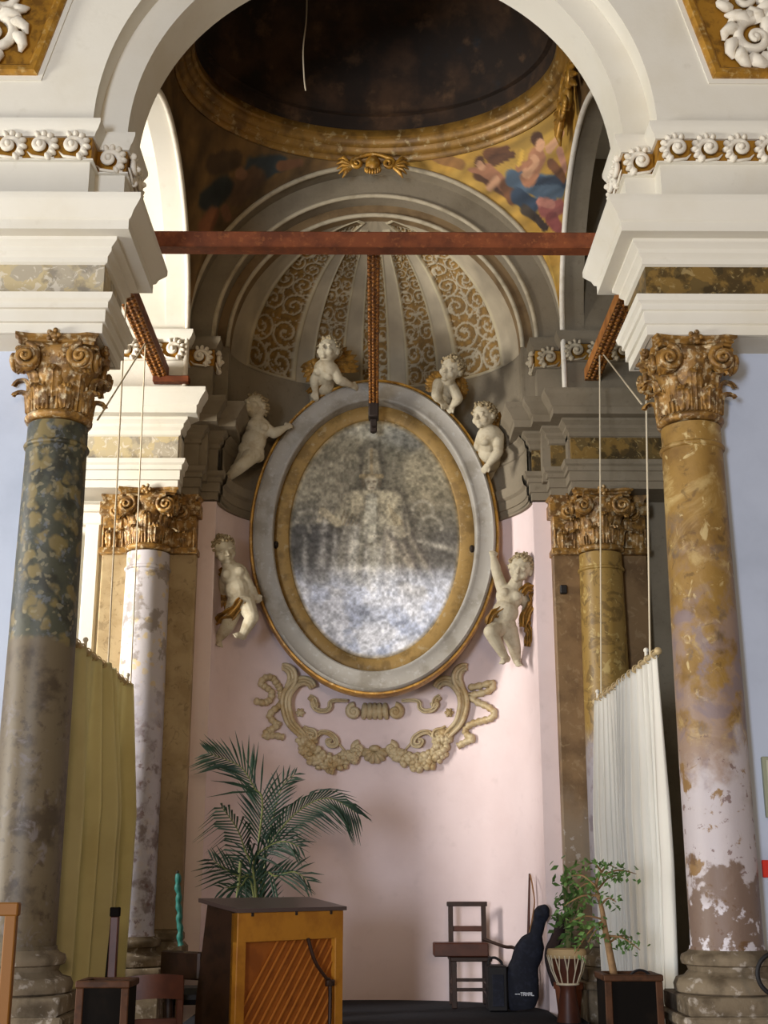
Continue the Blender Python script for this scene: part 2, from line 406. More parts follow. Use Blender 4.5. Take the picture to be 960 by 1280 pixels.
def blob(P, c, r, wob=.35):
    d = np.linalg.norm(P-np.array(c), axis=-1)/r
    return np.clip((1.15-d-wob*(fbm(P[..., 0]*9+P[..., 1]*7+40, P[..., 2]*9+40, 3)-.5)*2)*4, 0, 1)
def stroke(P, c, a, b, r0, r1, cc, n, soft=5):
    a, b = near_pt(P, *a), near_pt(P, *b); d = b-a; t = np.clip(((P-a)@d)/max(1e-9, d@d), 0, 1); q = np.linalg.norm(P-(a+t[..., None]*d), axis=-1)
    e = q/((r0+(r1-r0)*t)*(1+.5*(fbm(P[..., 0]*14+P[..., 1]*9+40, P[..., 2]*14+40, 3)-.5)))
    w = np.clip((1.1-e)*soft, 0, 1)[..., None]; return c*(1-w)+np.array(cc, float)*(.62+.76*n)[..., None]*w
def fresco_right(P):
    n = fbm(P[..., 0]*13+P[..., 1]*9+20, P[..., 2]*13+7, 5); n2 = fbm(P[..., 0]*3+P[..., 1]*3+5, P[..., 2]*3, 3); c = np.zeros(P.shape); c[:] = (158,122,52)
    c = c*(.6+.8*n)[..., None]; w = np.clip((n2-.5)*5, 0, 1)[..., None]; c = c*(1-w*.5)+np.array((206,176,96.))*w*.5
    D_ = (84,56,38); F_ = (150,104,76); FL = (182,138,104); BL = (74,90,104); BD = (48,60,74); PK = (146,84,76); BR = (104,68,44)
    for a, b, r0, r1, cc in (((545,196),(575,205),.05,.05,(128,92,52)), ((612,196),(634,187),.06,.03,BR), ((616,200),(640,195),.05,.03,D_), ((603,216),(634,236),.085,.075,D_), ((606,212),(630,230),.065,.06,F_), ((604,213),(587,212),.03,.02,F_), ((620,224),(612,236),.035,.03,FL), ((632,232),(640,250),.06,.05,BR),
        ((599,203),(600,204),.052,.05,D_), ((601,206),(602,208),.038,.036,FL), ((640,222),(698,236),.08,.10,BL), ((648,246),(664,256),.08,.07,BD), ((660,232),(690,250),.05,.06,BL), ((668,226),(706,228),.04,.05,BD), ((655,262),(668,272),.05,.04,(60,52,44)),
        ((672,196),(660,222),.085,.075,F_), ((668,200),(658,216),.05,.045,FL), ((686,186),(703,166),.04,.028,FL), ((700,190),(706,210),.05,.05,(166,120,98)), ((690,206),(704,222),.05,.05,BR), ((662,204),(646,212),.035,.028,F_),
        ((671,174),(672,175),.066,.062,D_), ((675,180),(675,182),.046,.044,FL), ((684,262),(700,258),.075,.07,PK), ((690,274),(698,284),.06,.05,(120,62,58)), ((676,252),(690,254),.04,.04,(168,112,96)), ((668,272),(682,284),.03,.03,(52,42,36)), ((648,206),(652,190),.02,.02,(200,160,70))):
        c = stroke(P, c, a, b, r0, r1, cc, n)
    return c
def fresco_plain(P):
    n = fbm(P[..., 0]*6+P[..., 1]*5+70, P[..., 2]*6+33, 4); c = np.zeros(P.shape); c[:] = (92,70,40); return c*(.5+1.0*n)[..., None]
def fresco_left(P):
    n = fbm(P[..., 0]*6+P[..., 1]*5+70, P[..., 2]*6+33, 4); c = np.zeros(P.shape); c[:] = (92,70,40)
    c = c*(.5+1.0*n)[..., None]
    for a, b, r0, r1, cc in (((320,212),(350,205),.12,.08,(48,54,54)), ((296,240),(318,222),.12,.10,(84,62,42)), ((262,250),(280,236),.10,.10,(38,42,40)), ((352,208),(374,203),.05,.04,(104,72,48)), ((270,206),(292,200),.10,.09,(62,48,32)), ((258,282),(268,268),.08,.07,(104,66,42)), ((300,216),(302,218),.05,.05,(116,84,60)), ((280,262),(284,270),.05,.05,(112,76,52))):
        c = stroke(P, c, a, b, r0, r1, cc, n, 3)
    return c
pend(1, 1, fresco_right, 'ceiling_pendentive_right', 'pendentive frescoed with two angels on a gold ground')
pend(-1, 1, fresco_left, 'ceiling_pendentive_left', 'dark frescoed pendentive above the left side arch')
pend(1, -1, fresco_plain, 'ceiling_pendentive_near_right', None); pend(-1, -1, fresco_plain, 'ceiling_pendentive_near_left', None)
ring = [(1.55*math.cos(2*PI*i/128), CY+1.25*math.sin(2*PI*i/128)) for i in range(128)]
prof = [(-.03,7.50),(-.02,7.445),(.01,7.43),(.03,7.445),(.035,7.475),(.055,7.48),(.075,7.50),(.085,7.53),(.105,7.535),(.125,7.56),(.13,7.59),(.15,7.60),(.15,7.66),(.0,7.8)]
struct(MB().sweep(ring, prof, closed=True).build('trim_dome_ring', mat('dusty_gilding', (138,102,42), .45, [dict(s=5, lo=.42, hi=.65, c=(88,62,26), a=.8), dict(s=16, lo=.56, hi=.68, c=(176,156,112), a=.6)], metal=.25, spec=.5, bump=(30, .2, .006)), ang=50), 'gilded oval moulded ring at the foot of the dome')
m = MB(); m.grid(lambda u, v: (1.405*math.cos(2*PI*u)*math.cos(v*PI/2), CY+1.105*math.sin(2*PI*u)*math.cos(v*PI/2), 7.64+1.3*math.sin(v*PI/2)), 64, 24, wrapu=True, flip=True)
struct(m.build('ceiling_dome', DARKFRESCO, ang=180), 'dark painted oval dome')
m = MB(); m.grid(lambda u, v: ((1.35+1.6*v)*math.cos(2*PI*u), CY+(1.05+1.4*v)*math.sin(2*PI*u), 7.79), 64, 2, wrapu=True)
struct(m.build('ceiling_bay', DARKFRESCO, ang=0))
# floor, platform
struct(MB().box(-6, 6, -4, 11.6, -.1, 0).build('floor', FLOORM, ang=0))
m = MB(); a = [(1.30*math.sin(-PI/2+PI*i/40), NC-.02+.98*math.cos(-PI/2+PI*i/40)) for i in range(41)]
pl = [(-1.30, 9.1), (-1.30, 9.8)]+a+[(1.30, 9.69), (1.47, 9.69), (1.47, 9.1)]; n_ = len(pl)
m.v = [(x, y, .002) for x, y in pl]+[(x, y, .524) for x, y in pl]
m.f = [tuple(range(n_, 2*n_))[::-1], tuple(range(n_))]+[(i, i+n_, (i+1) % n_+n_, (i+1) % n_) for i in range(n_)]
struct(m.build('floor_platform', CARPET, ang=0), 'black carpeted platform in the niche')
struct(MB().box(-1.62, -.15, 7.75, 9.08, .001, .30, ch=.01).build('floor_step', CARPET, ang=0), 'low dais step under the piano')
# ------------------------------------------------------------------ entablatures and attic bands
ARCHI = [(0,4.47),(.025,4.47),(.025,4.53),(.04,4.535),(.04,4.61),(.055,4.615),(.055,4.65),(.075,4.665),(.085,4.70),(.0,4.70)]
FRZ = [(0,4.70),(.012,4.70),(.012,4.915),(0,4.915)]
CORN = [(0,4.90),(.03,4.915),(.03,4.95),(.055,4.975),(.055,5.00),(.09,5.03),(.09,5.05),(.17,5.055),(.17,5.115),(.185,5.125),(.20,5.16),(.235,5.20),(.245,5.215),(.245,5.25),(.0,5.25)]
ATT = [(0,5.755),(.02,5.755),(.03,5.78),(.045,5.795),(.06,5.83),(.06,5.855),(0,5.855)]
ATTB = [(0,5.59),(.0,5.59),(.02,5.594),(.02,5.604),(0,5.608)]
def mirpath(p, sx): return p if sx > 0 else p
def acanthus_scroll(w, h, dep):
    """one stucco C-scroll with a curling leaf, in XZ, front towards -Y"""
    m = MB(); R = h*.46
    sp2 = spiral(0, 0, R, R*.16, 1.55, -2.2, -1, 34)
    pts = [(x+w*.02, -dep*(.35+.5*i/34), z) for i, (x, z) in enumerate(sp2)]
    m.tube(pts, [h*.125*(1-.35*i/34) for i in range(35)], n=8)
    m.ell((w*.02, -dep*.9, 0), (h*.12, dep*.5, h*.12), 10)
    for a, ln in ((2.7, .42), (2.2, .46), (1.7, .40), (3.2, .40), (3.7, .40), (4.2, .38), (1.2, .3)):
        c, s = math.cos(a), math.sin(a)
        m.ell((R*1.04*c, -dep*.42, R*1.04*s), (h*.15, dep*.5, h*.10), 8, Matrix.Rotation(-a, 3, 'Y'))
    m.tube([(-w*.42, -dep*.2, -h*.42), (-w*.1, -dep*.4, -h*.47), (w*.3, -dep*.4, -h*.40), (w*.46, -dep*.25, -h*.2)], [h*.03, h*.055, h*.055, h*.02], n=7)
    return m
for near in (True, False):
  for sx in (1, -1):
    if near: path = [(4.55, NY), (1.59, NY), (1.59, 7.3), (4.2, 7.3)]; ap = [(4.55, NY), (1.71, NY), (1.71, 6.95), (1.53, 6.95), (1.53, 7.3), (1.9, 7.3)]
    else: path = [(4.2, 9.8), (1.6, 9.8), (1.6, 9.99), (1.46, 9.99), (1.46, 10.12), (1.32, 10.12), (1.32, 10.4)]; ap = [(4.2, RY), (1.57, RY), (1.57, 10.0), (1.36, 10.0), (1.36, 10.3)]
    root = empty('trim_entablature', (sx*2.5, path[0][1], 4.47)); struct(root, '%s entablature with moulded cornice over a veined marble frieze, %s side' % ('near' if near else 'rear', 'left' if sx < 0 else 'right'))
    fz = BRECCIA_G if sx < 0 else BRECCIA_B
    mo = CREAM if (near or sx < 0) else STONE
    if not near and sx < 0:                                   # stepped returns by the niche: dirty stone, its dark colour also carries their shade
        for nm, pr in (('shaded_stone_architrave', ARCHI), ('shaded_stone_frieze', FRZ), ('shaded_stone_cornice', CORN)): MB().sweep([(1.63, 9.99)]+path[3:], pr, cap=False).mirror_x().build(nm, STONE, root, ang=35)
        MB().box(-1.62, -1.465, 10.0, 10.2, 4.472, 5.24).box(-1.47, -1.325, 10.13, 10.4, 4.472, 5.24).build('shaded_stone_core', STONE, root, ang=0)
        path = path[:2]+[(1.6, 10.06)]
    for nm, pr, mt in (('architrave', ARCHI, mo), ('frieze', FRZ, fz), ('cornice', CORN, mo)):
        mm = MB().sweep(path, pr, cap=False)
        if nm == 'architrave':                                            # soffit and core
            if near: mm.box(1.595, 4.2, NY+.01, 7.29, 4.472, 5.24)
            else: mm.box(1.61, 4.2, 9.81, 10.2, 4.472, 5.24)
            if not near and sx > 0: mm.box(1.465, 1.62, 10.0, 10.2, 4.472, 5.24); mm.box(1.325, 1.47, 10.13, 10.4, 4.472, 5.24)
        if sx < 0: mm = mm.mirror_x()
        mm.build(nm, mt, root, ang=35)
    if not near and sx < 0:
        MB().sweep([(1.6, 10.0)]+ap[3:], ATT, cap=False).mirror_x().build('shaded_stone_attic_moulding', STONE, root, ang=35); ap_full = ap; ap = ap[:2]+[(1.57, 10.05)]  # inner attic moulding: its shade is put into the darker stone colour
    else: ap_full = ap
    for nm, pr, mt in (('attic_moulding', ATT, mo), ('attic_fillet', ATTB, mo)):
        mm = MB().sweep(ap, pr, cap=False)
        if sx < 0: mm = mm.mirror_x()
        mm.build(nm, mt, root, ang=35)
    gm = MB().sweep(ap_full, [(0.0,5.61),(.006,5.61),(.006,5.752),(0.0,5.752)], cap=False)
    (gm if sx > 0 else gm.mirror_x()).build('gilded_band', GOLDGROUND, root, ang=0)
    # stucco scrolls along the attic band
    sc = acanthus_scroll(.185, .17, .055); me = None
    spots = []
    if near: spots = [(x, NY-.006, 0) for x in (1.81, 2.0, 2.19, 2.38, 2.57)]+[(1.62, 6.944, 0)]+[(1.524, y, 1) for y in (7.04, 7.22)]
    else: spots = [(x, RY-.006, 0) for x in (1.67, 1.86, 2.05, 2.24)]+[(1.465, 9.994, 0)]+[(1.354, 10.1, 1)]
    for x, y, side in spots:
        if me is None: o = sc.build('acanthus_scroll', STUCCO if (near or sx < 0) else LIGHTST, None); me = o.data
        else: o = bpy.data.objects.new('acanthus_scroll', me); COL.objects.link(o)
        o.location = (sx*x, y, 5.682); o.rotation_euler.z = 0 if not side else (-PI/2 if sx > 0 else PI/2)
        if sx < 0: o.scale.x = -1
        link_parent(o, root)
# niche band carrying the entablature round the curve
m = MB(); arcp = [(NW*math.cos(PI*i/60), NC+ND*math.sin(PI*i/60)) for i in range(61)]
NB = [(-.01,4.46),(.03,4.46),(.03,4.52),(.05,4.525),(.05,4.60),(.075,4.62),(.085,4.66),(.085,4.70),(.02,4.70),(.02,4.92),(.05,4.94),(.06,5.0),(.10,5.04),(.10,5.10),(.13,5.14),(.14,5.18),(.14,5.22),(-.01,5.22)]
m.sweep(arcp, NB, cap=False); struct(m.build('trim_niche_band', STONE, ang=35), 'grey moulded band curving round the niche')
# framed doorway moulding on the rear wall of the left passage
m = MB()
for a, b in ((-2.36, -2.24), (-3.4, -3.28)): m.box(a, b, 10.09, 10.16, .3, 4.3, ch=.012)
m.box(-3.42, -2.225, 10.08, 10.165, 4.25, 4.36, ch=.012); m.box(-3.45, -2.2, 10.05, 10.165, 4.355, 4.42, ch=.012); m.box(-2.50, -2.44, 10.10, 10.16, .3, 4.2, ch=.01)
struct(m.build('trim_doorway', CREAM, ang=0))
# window of the left passage
g = MB(); g.box(-4.40, -4.2, 7.55, 7.62, 1.85, 6.65, ch=.01); g.box(-4.40, -4.2, 9.28, 9.35, 1.85, 6.65, ch=.01); g.box(-4.4, -4.2, 7.55, 9.35, 6.58, 6.65, ch=.01); g.box(-4.4, -4.15, 7.5, 9.4, 1.85, 1.92, ch=.01)
g.box(-4.32, -4.28, 7.6, 9.3, 4.2, 4.24)
struct(g.build('window_1', CREAM, ang=0))
# ================================================================== columns
# shafts: breccia above, worn and stained stone below, each its own wear
SH_NL = mat('dark_breccia_shaft', (64,64,50), .5, [dict(s=9, lo=.45, hi=.62, c=(38,36,26), a=.8), dict(k='vor', s=10.5, w=.16, lo=.50, hi=.30, c=(118,102,62), a=.8, st=(1,1,.8)), dict(k='vor', s=19, w=.10, lo=.38, hi=.24, c=(128,118,90), a=.6), dict(s=5, lo=.52, hi=.66, c=(48,52,50), a=.8), dict(s=20, lo=.58, hi=.66, c=(96,100,104), a=.6),
    dict(k='axis', lo=2.70, hi=2.66, amp=.35, s=1.6, c=(92,79,58)), dict(s=5, lo=.47, hi=.62, c=(56,44,30), a=.85, only=(2.68, 2.6), oamp=.4), dict(s=9, dist=1, lo=.55, hi=.66, c=(104,95,92), a=.7, only=(2.5, 2.2)), dict(s=18, lo=.56, hi=.66, c=(58,44,30), a=.7, only=(2.65, 2.4))], spec=.4, bump=(18, .15, .006))
SH_NR = mat('ochre_worn_shaft', (146,113,56), .5, [dict(s=3.5, lo=.42, hi=.66, c=(112,82,40), a=.85), dict(s=3, dist=1.5, lo=.52, hi=.68, c=(184,158,104), a=.75), dict(s=11, dist=.8, lo=.57, hi=.66, c=(90,66,36), a=.6), dict(s=9, dist=1.2, lo=.6, hi=.68, c=(206,184,132), a=.7), dict(s=6, lo=.56, hi=.64, c=(96,84,74), a=.6, only=(3.6, 3.2)),
    dict(s=4, lo=.45, hi=.6, c=(146,124,112), a=.85, only=(3.45, 2.85)), dict(s=5, dist=.6, lo=.50, hi=.60, c=(126,110,112), a=.8, only=(3.2, 2.7)), dict(k='axis', lo=2.25, hi=1.95, amp=1.3, s=4, c=(184,175,177), a=.95), dict(s=7, dist=.5, lo=.58, hi=.63, c=(132,100,56), a=.95, only=(2.3, 2.1)), dict(s=19, lo=.62, hi=.66, c=(110,84,78), a=.8, only=(2.3, 2.1)), dict(k='axis', lo=1.50, hi=1.42, amp=1.3, s=5, c=(100,74,52), a=.85), dict(s=7, lo=.55, hi=.6, c=(206,200,206), a=.9, only=(1.45, 1.3), oamp=.3)], bump=(16, .35, .01))
SH_RL = mat('pale_breccia_shaft', (188,182,184), .45, [dict(k='vor', s=12, w=.08, lo=.36, hi=.26, c=(202,180,134), a=.8), dict(s=8, lo=.5, hi=.6, c=(120,108,96), a=.7), dict(k='axis', lo=3.1, hi=2.6, amp=1.0, s=3, c=(176,172,184), a=.8), dict(s=6, lo=.5, hi=.62, c=(104,88,84), a=.8, only=(2.8, 2.3)), dict(s=13, lo=.57, hi=.64, c=(96,66,60), a=.7, only=(2.9, 2.3))], bump=(16, .25, .008))
SH_RR = mat('gold_veined_shaft', (150,120,62), .45, [dict(s=7, dist=1.4, lo=.5, hi=.6, c=(104,80,40), a=.75), dict(s=12, dist=1, lo=.58, hi=.66, c=(190,166,104), a=.7), dict(k='axis', lo=2.75, hi=2.25, amp=1.0, s=3, c=(164,158,164), a=.9), dict(s=6, lo=.5, hi=.62, c=(118,106,110), a=.75, only=(2.5, 2.1))], bump=(16, .2, .006))
PIL_B = mat('brown_pilaster_marble', (128,100,66), .5, [dict(s=4, lo=.42, hi=.65, c=(94,70,42), a=.8), dict(s=14, dist=1, lo=.57, hi=.66, c=(150,126,92), a=.5), dict(k='axis', lo=2.3, hi=1.7, amp=1.0, s=3, c=(134,118,98), a=.8), dict(s=16, lo=.6, hi=.66, c=(176,168,158), a=.6, only=(2.2, 1.8))], bump=(18, .25, .008))
PIL_L = mat('cream_brown_pilaster_marble', (172,150,112), .5, [dict(s=4, lo=.42, hi=.65, c=(142,118,80), a=.8), dict(s=15, dist=1, lo=.55, hi=.66, c=(104,84,56), a=.5), dict(k='axis', lo=2.4, hi=1.8, amp=1.0, s=3, c=(120,100,76), a=.8)], bump=(18, .25, .008))

def leaf_fn(w, h, out, base_r, ang, lobes=4):
    """curling acanthus leaf standing on a bell of radius base_r at azimuth ang"""
    def fn(u, v):
        x = (u-.5)*2
        wd = w*(.62+.5*math.sin(PI*min(1, v*1.05)))*(1-.20*abs(math.sin(lobes*PI*v)))*(1 if v < .8 else 1-(v-.8)*2.6)
        if v < .62: z = h*v/.62*.88; r = .012+.018*v
        else:
            t = (v-.62)/.38*PI*.95; rc = out*.5; z = h*.88+rc*math.sin(t)*.9; r = .023+rc*(1-math.cos(t))
        r += -.35*w*x*x*.5+.006*math.cos(x*PI*3)
        a = ang+x*wd/(base_r+r+.03)
        return ((base_r+r)*math.cos(a), (base_r+r)*math.sin(a), z)
    return fn
def capital_parts(parent, mt, H=.47, r=.17, square=False, half=.25):
    """composite capital with base at z=0; parts become children of parent"""
    if not square:
        m = MB().lathe([(r, -.02), (r+.012, -.016), (r+.022, 0), (r+.022, .012), (r+.012, .026), (r, .03), (r-.002, .05), (r+.0, .2), (r+.03, .30), (r+.055, .36), (r+.05, .40), (r*.9, .41)], 32)
    else:
        m = MB(); hw = half-.045
        for z0, z1, e in ((-.02, .03, .02), (.03, .30, 0), (.30, .41, .03)): m.box(-hw-e, hw+e, -.05-e, .20, z0, z1, ch=.006)
    bell = m.build('capital', mt, parent)
    # abacus: concave sided slab
    m = MB(); pr = [(0, .41), (.0, .425), (.012, .43), (.012, .444), (.03, .455), (.03, .47)]
    pts = []
    if not square:
        for q in range(4):
            for i in range(12):
                t = i/12; 
                if t < .08: p = (half*(1-.0), -half*.88)
                s = -.88+1.76*t; p = (half-.045*(1-(s/.88)**2), s*half)
                c, s2 = math.cos(q*PI/2), math.sin(q*PI/2); pts.append((p[0]*c-p[1]*s2, p[0]*s2+p[1]*c))
    else: pts = [(-half, .2)]+[(s*half*.94, -.085+.03*(1-s*s)) for s in [i/8-1 for i in range(17)]]+[(half, .2)]
    rim = [p for p in pts]; K = len(rim); v = []; f = []
    for o, z in pr:
        for x, y in rim: 
            k = 1+(o-.03)/half; v.append((x*k, y*k if not square or y < .1 else y, z))
    for j in range(len(pr)-1):
        for i in range(K): f.append((j*K+i, j*K+(i+1) % K, (j+1)*K+(i+1) % K, (j+1)*K+i))
    f.append(tuple(range(K))[::-1]); f.append(tuple((len(pr)-1)*K+i for i in range(K)))
    m.add(v, f); m.build('abacus', mt, bell, ang=40)
    faces = range(4) if not square else (3,)
    off = half*.80 if not square else .075
    for q in faces:
        M = Matrix.Rotation(q*PI/2+PI/2, 4, 'Z')          # local front is -Y
        for sx in (-1, 1):
            m = MB(); cx = sx*half*.62; R = .082
            sp2 = spiral(cx, .325, R, .014, 1.9, PI/2, sx*-1 if False else (1 if sx < 0 else -1)*-1, 46)
            m.tube([(x, -off-.012-.03*i/46+.02*abs(x)/half*-1, z) for i, (x, z) in enumerate(sp2)], [.019*(1-.45*i/46) for i in range(47)], n=7)
            m.ell((cx, -off-.03, .325), (.02, .016, .02), 10)
            m.tube([(cx, -off+.015, .325), (cx, -off-.018, .325)], [.076, .070], n=20)
            m.tube([(cx, -off-.012, .325+R), (cx*.55, -off-.006, .322+R*1.0), (sx*.012, -off+.02, .395)], [.019, .018, .014], n=7)
            m.v = [tuple(M @ Vector(p)) for p in m.v]; m.build('volute', mt, bell)
        m = MB()
        m.ell((0, -off-.035, .445), (.035, .03, .03), 10)
        for a in range(5): m.ell((.03*math.cos(a*1.2566), -off-.05, .447+.03*math.sin(a*1.2566)), (.016, .014, .016), 8)
        m.v = [tuple(M @ Vector(p)) for p in m.v]; m.build('fleuron', mt, bell)
        m = MB(); m.box(-.07, .07, -off+.005, -off+.03, .325, .365)
        for i in range(5): m.ell(((i-2)*.028, -off+.0, .345), (.0145, .02, .02), 8)
        m.v = [tuple(M @ Vector(p)) for p in m.v]; m.build('egg_moulding', mt, bell)
    # leaves in two tiers and fluted stems
    if not square:
        az0 = [(k*PI/4, .115, .058, .20) for k in range(8)]+[(k*PI/4+PI/8, .060, .058, .105) for k in range(8)]
        for a, z0, w, h in az0:
            m = MB().sheet(leaf_fn(w, h*.72 if z0 > .1 else h, .085 if z0 > .1 else .07, r+.005, a), 9, 16, .006)
            m.v = [(x, y, z+(.10 if z0 > .1 else .035)) for x, y, z in m.v]; m.build('acanthus_leaf', mt, bell, ang=60)
        m = MB()
        for k in range(40):
            a = 2*PI*k/40; m.tube([((r+.004)*math.cos(a), (r+.004)*math.sin(a), .03), ((r+.012)*math.cos(a), (r+.012)*math.sin(a), .13), ((r+.02)*math.cos(a), (r+.02)*math.sin(a), .19)], [.008, .011, .006], n=6)
        m.build('fluting', mt, bell)
    else:
        n = 3
        for tier, z0, h, w in ((0, .03, .10, .055), (1, .10, .15, .06)):
            xs = [-.6, 0, .6] if tier else [-.82, -.3, .3, .82]
            for t in xs:
                fn = leaf_fn(w, h, .075, 5.0, -PI/2)
                m = MB().sheet(lambda u, v: (lambda p: (p[0]*1.0, p[1]+5.0, p[2]))(fn(u, v)), 9, 14, .006)
                m.v = [(x+t*(half-.05), y-.05, z+z0) for x, y, z in m.v]; m.build('acanthus_leaf', mt, bell, ang=60)
        m = MB()
        for k in range(15): x = (k/14-.5)*2*(half-.055); m.tube([(x, -.055, .03), (x, -.062, .19)], [.008, .009], n=6)
        m.build('fluting', mt, bell)
    return bell
CAPM = OLDGOLD
def column(name, loc, ztop, zbase, shaft, label, rb=.185, rt=.17, group=None):
    """free column: pedestal, moulded base, shaft with astragal, capital; local z = 0 at the capital's foot"""
    root = empty(name); tag(root, label, 'column', group, 'thing')
    b = zbase-ztop; H = -b
    m = MB().lathe([(rb+.01, b), (rb+.006, b+.03)]+[(rb+(rt-rb)*max(0, (t-.3)/.7)**1.4, b+.03+(H-.06)*t) for t in [i/24 for i in range(25)]], 48)
    m.build('shaft', shaft, root)
    m = MB().lathe([(rt, -.175), (rt+.012, -.17), (rt+.016, -.158), (rt+.010, -.146), (rt, -.142)], 40); m.build('astragal', shaft, root)
    m = MB().lathe([(rb+.012, b+.012), (rb+.02, b), (rb+.05, b-.012), (rb+.058, b-.035), (rb+.05, b-.058), (rb+.028, b-.066), (rb+.02, b-.09), (rb+.045, b-.115), (rb+.085, b-.125), (rb+.10, b-.155), (rb+.095, b-.19), (rb+.07, b-.205)], 48)
    hw = rb+.10; m.box(-hw, hw, -hw, hw, b-.29, b-.2, ch=.008); m.build('base', PEDST, root, ang=50)
    bot = -ztop; m = MB(); m.sweep([(hw+.0, -hw-.0), (-hw, -hw), (-hw, hw), (hw, hw)][::1], [(.0, b-.36), (-.02, b-.36), (.02, b-.33), (.035, b-.31), (.035, b-.285), (-.03, b-.285)], closed=True) if False else None
    m = MB(); m.box(-hw-.03, hw+.03, -hw-.03, hw+.03, b-.345, b-.29, ch=.012); m.box(-hw+.0, hw, -hw, hw, bot+.16, b-.345, ch=.008); m.box(-hw-.02, hw+.02, -hw-.02, hw+.02, bot+.13, bot+.17, ch=.01); m.box(-hw-.05, hw+.05, -hw-.05, hw+.05, bot+.002, bot+.14, ch=.012)
    m.build('pedestal', PEDST, root, ang=0)
    capital_parts(root, CAPM, r=rt)
    root.location = (loc[0], loc[1], ztop); return root
column('column', (-1.834, 7.0), 4.0, 1.10, SH_NL, 'dark green breccia column with yellow pebbles, near left, before the pale blue wall')
column('column', (1.834, 7.0), 4.0, 1.10, SH_NR, 'ochre column with peeling white and brown lower shaft, near right of the arch')
column('column', (-1.815, 9.98), 4.0, 1.05, SH_RL, 'pale grey and white marble column by the niche, behind the left curtain')
column('column', (1.815, 9.98), 4.0, 1.05, SH_RR, 'golden veined marble column by the niche, behind the white curtain')
def pilaster(x, shaft, label):
    root = empty('pilaster'); tag(root, label, 'pilaster', None, 'thing')
    sx = 1 if x > 0 else -1
    m = MB(); m.box(-.38, .38, 0, .14, -2.9, 0, ch=.01); m.build('shaft', shaft, root, ang=0)
    m = MB(); m.box(-.40, .40, -.02, .14, -2.98, -2.9, ch=.02); m.box(-.43, .43, -.05, .14, -3.12, -2.98, ch=.03); m.box(-.43, .43, -.05, .14, -3.2, -3.12); m.box(-.41, .41, -.03, .14, -3.998, -3.2); m.build('base', PEDST, root, ang=0)
    capital_parts(root, CAPM, square=True, half=.42)
    root.location = (x, 10.03, 4.0)
pilaster(-1.82, PIL_L, 'broad cream and brown marble pilaster behind the pale grey column')
pilaster(1.82, PIL_B, 'broad brown marble pilaster behind the golden veined column')
o = MB().box(1.485, 1.54, 9.985, 10.03, 3.66, 3.73, ch=.006).build('junction_box', mat('black_plastic', (26,22,20), .5), None, 0); tag(o, 'small black box on the brown pilaster under its gilded capital', 'box')
# ================================================================== oval painting
OC = (0.0, EYE+2.868); OY = 10.55
ox = at(468, 672, OY).x
def oval_pts(a, b, n=160): return [(ox+a*math.cos(2*PI*i/n), OC[1]+b*math.sin(2*PI*i/n)) for i in range(n)]
def oval_ring(prof, a0=1.0, b0=1.33, n=160):
    """profile [(grow, y)] around the oval, in the XZ plane"""
    m = MB(); K = len(prof)
    for i in range(n):
        t = 2*PI*i/n
        for g, y in prof: m.v.append((ox+(a0+g)*math.cos(t), y, OC[1]+(b0+g)*math.sin(t)))
    for i in range(n):
        j = (i+1) % n
        for k in range(K-1): m.f.append((i*K+k, j*K+k, j*K+k+1, i*K+k+1))
    return m
root = empty('framed_painting', (ox, OY, OC[1])); tag(root, 'large oval faded grisaille painting of a mitred bishop in a grey and gold frame', 'painting')
GREYB = mat('grey_frame_band', (152,146,136), .6, [dict(s=5, lo=.45, hi=.65, c=(124,116,102), a=.7), dict(s=22, lo=.55, hi=.7, c=(176,172,166), a=.5)], bump=(30, .2, .006))
GOLDB = mat('gold_frame_band', (150,120,68), .6, [dict(s=6, lo=.45, hi=.62, c=(108,84,46), a=.7), dict(s=16, lo=.56, hi=.68, c=(168,150,116), a=.6)], metal=.1)
oval_ring([(.05, OY+.22), (.075, OY+.12), (.072, OY+.02), (.06, OY-.02), (.045, OY-.02), (.035, OY)]).build('outer_gold_moulding', GOLD, root, ang=60)
oval_ring([(.04, OY+.0), (.03, OY-.03), (.015, OY-.04), (-.0, OY-.025), (-.10, OY-.01), (-.115, OY-.02), (-.13, OY-.015), (-.135, OY), (-.135, OY+.16)]).build('grey_band', GREYB, root, ang=60)
oval_ring([(-.13, OY+.135), (-.14, OY+.125), (-.25, OY+.125), (-.262, OY+.135), (-.262, OY+.16)]).build('inner_gold_band', GOLDB, root, ang=60)
# painted canvas
nr, na = 170, 560
A = .745; B = 1.075
R_, T_ = np.meshgrid(np.linspace(0, 1, nr), np.linspace(0, 2*PI, na, endpoint=False))
ux = R_*np.cos(T_)*A; uz = R_*np.sin(T_)*B
def g(cx, cz, sx, sz, rot=0):
    c, s = math.cos(rot), math.sin(rot); dx = ux-cx; dz = uz-cz; a = dx*c+dz*s; b = -dx*s+dz*c
    return np.exp(-((a/sx)**2+(b/sz)**2))
def seg(x0, z0, x1, z1, w0, w1):
    dx, dz = x1-x0, z1-z0; t = np.clip(((ux-x0)*dx+(uz-z0)*dz)/(dx*dx+dz*dz), 0, 1); d = np.hypot(ux-x0-dx*t, uz-z0-dz*t); w = w0+(w1-w0)*t
    return np.exp(-(d/w)**2)*(.55+.9*n2)*np.clip(1.5-np.abs(t-.5)*1.6, 0, 1)
P2 = lambda px, py: ((px-470)/145.8, (672-py)/141.5)      # photo position on the canvas, metres from its centre
n1 = fbm(ux*5+10, uz*5+10, 5); n2 = fbm(ux*14+3, uz*14+9, 4); n3 = fbm(ux*42, uz*42+5, 3); ns = fbm(ux*16+7, uz*3+4, 4)
L = 112+60*(n1-.5)+40*(n2-.5)+66*(n3-.5)
C = np.stack([L+4, L-2, L-22], -1)
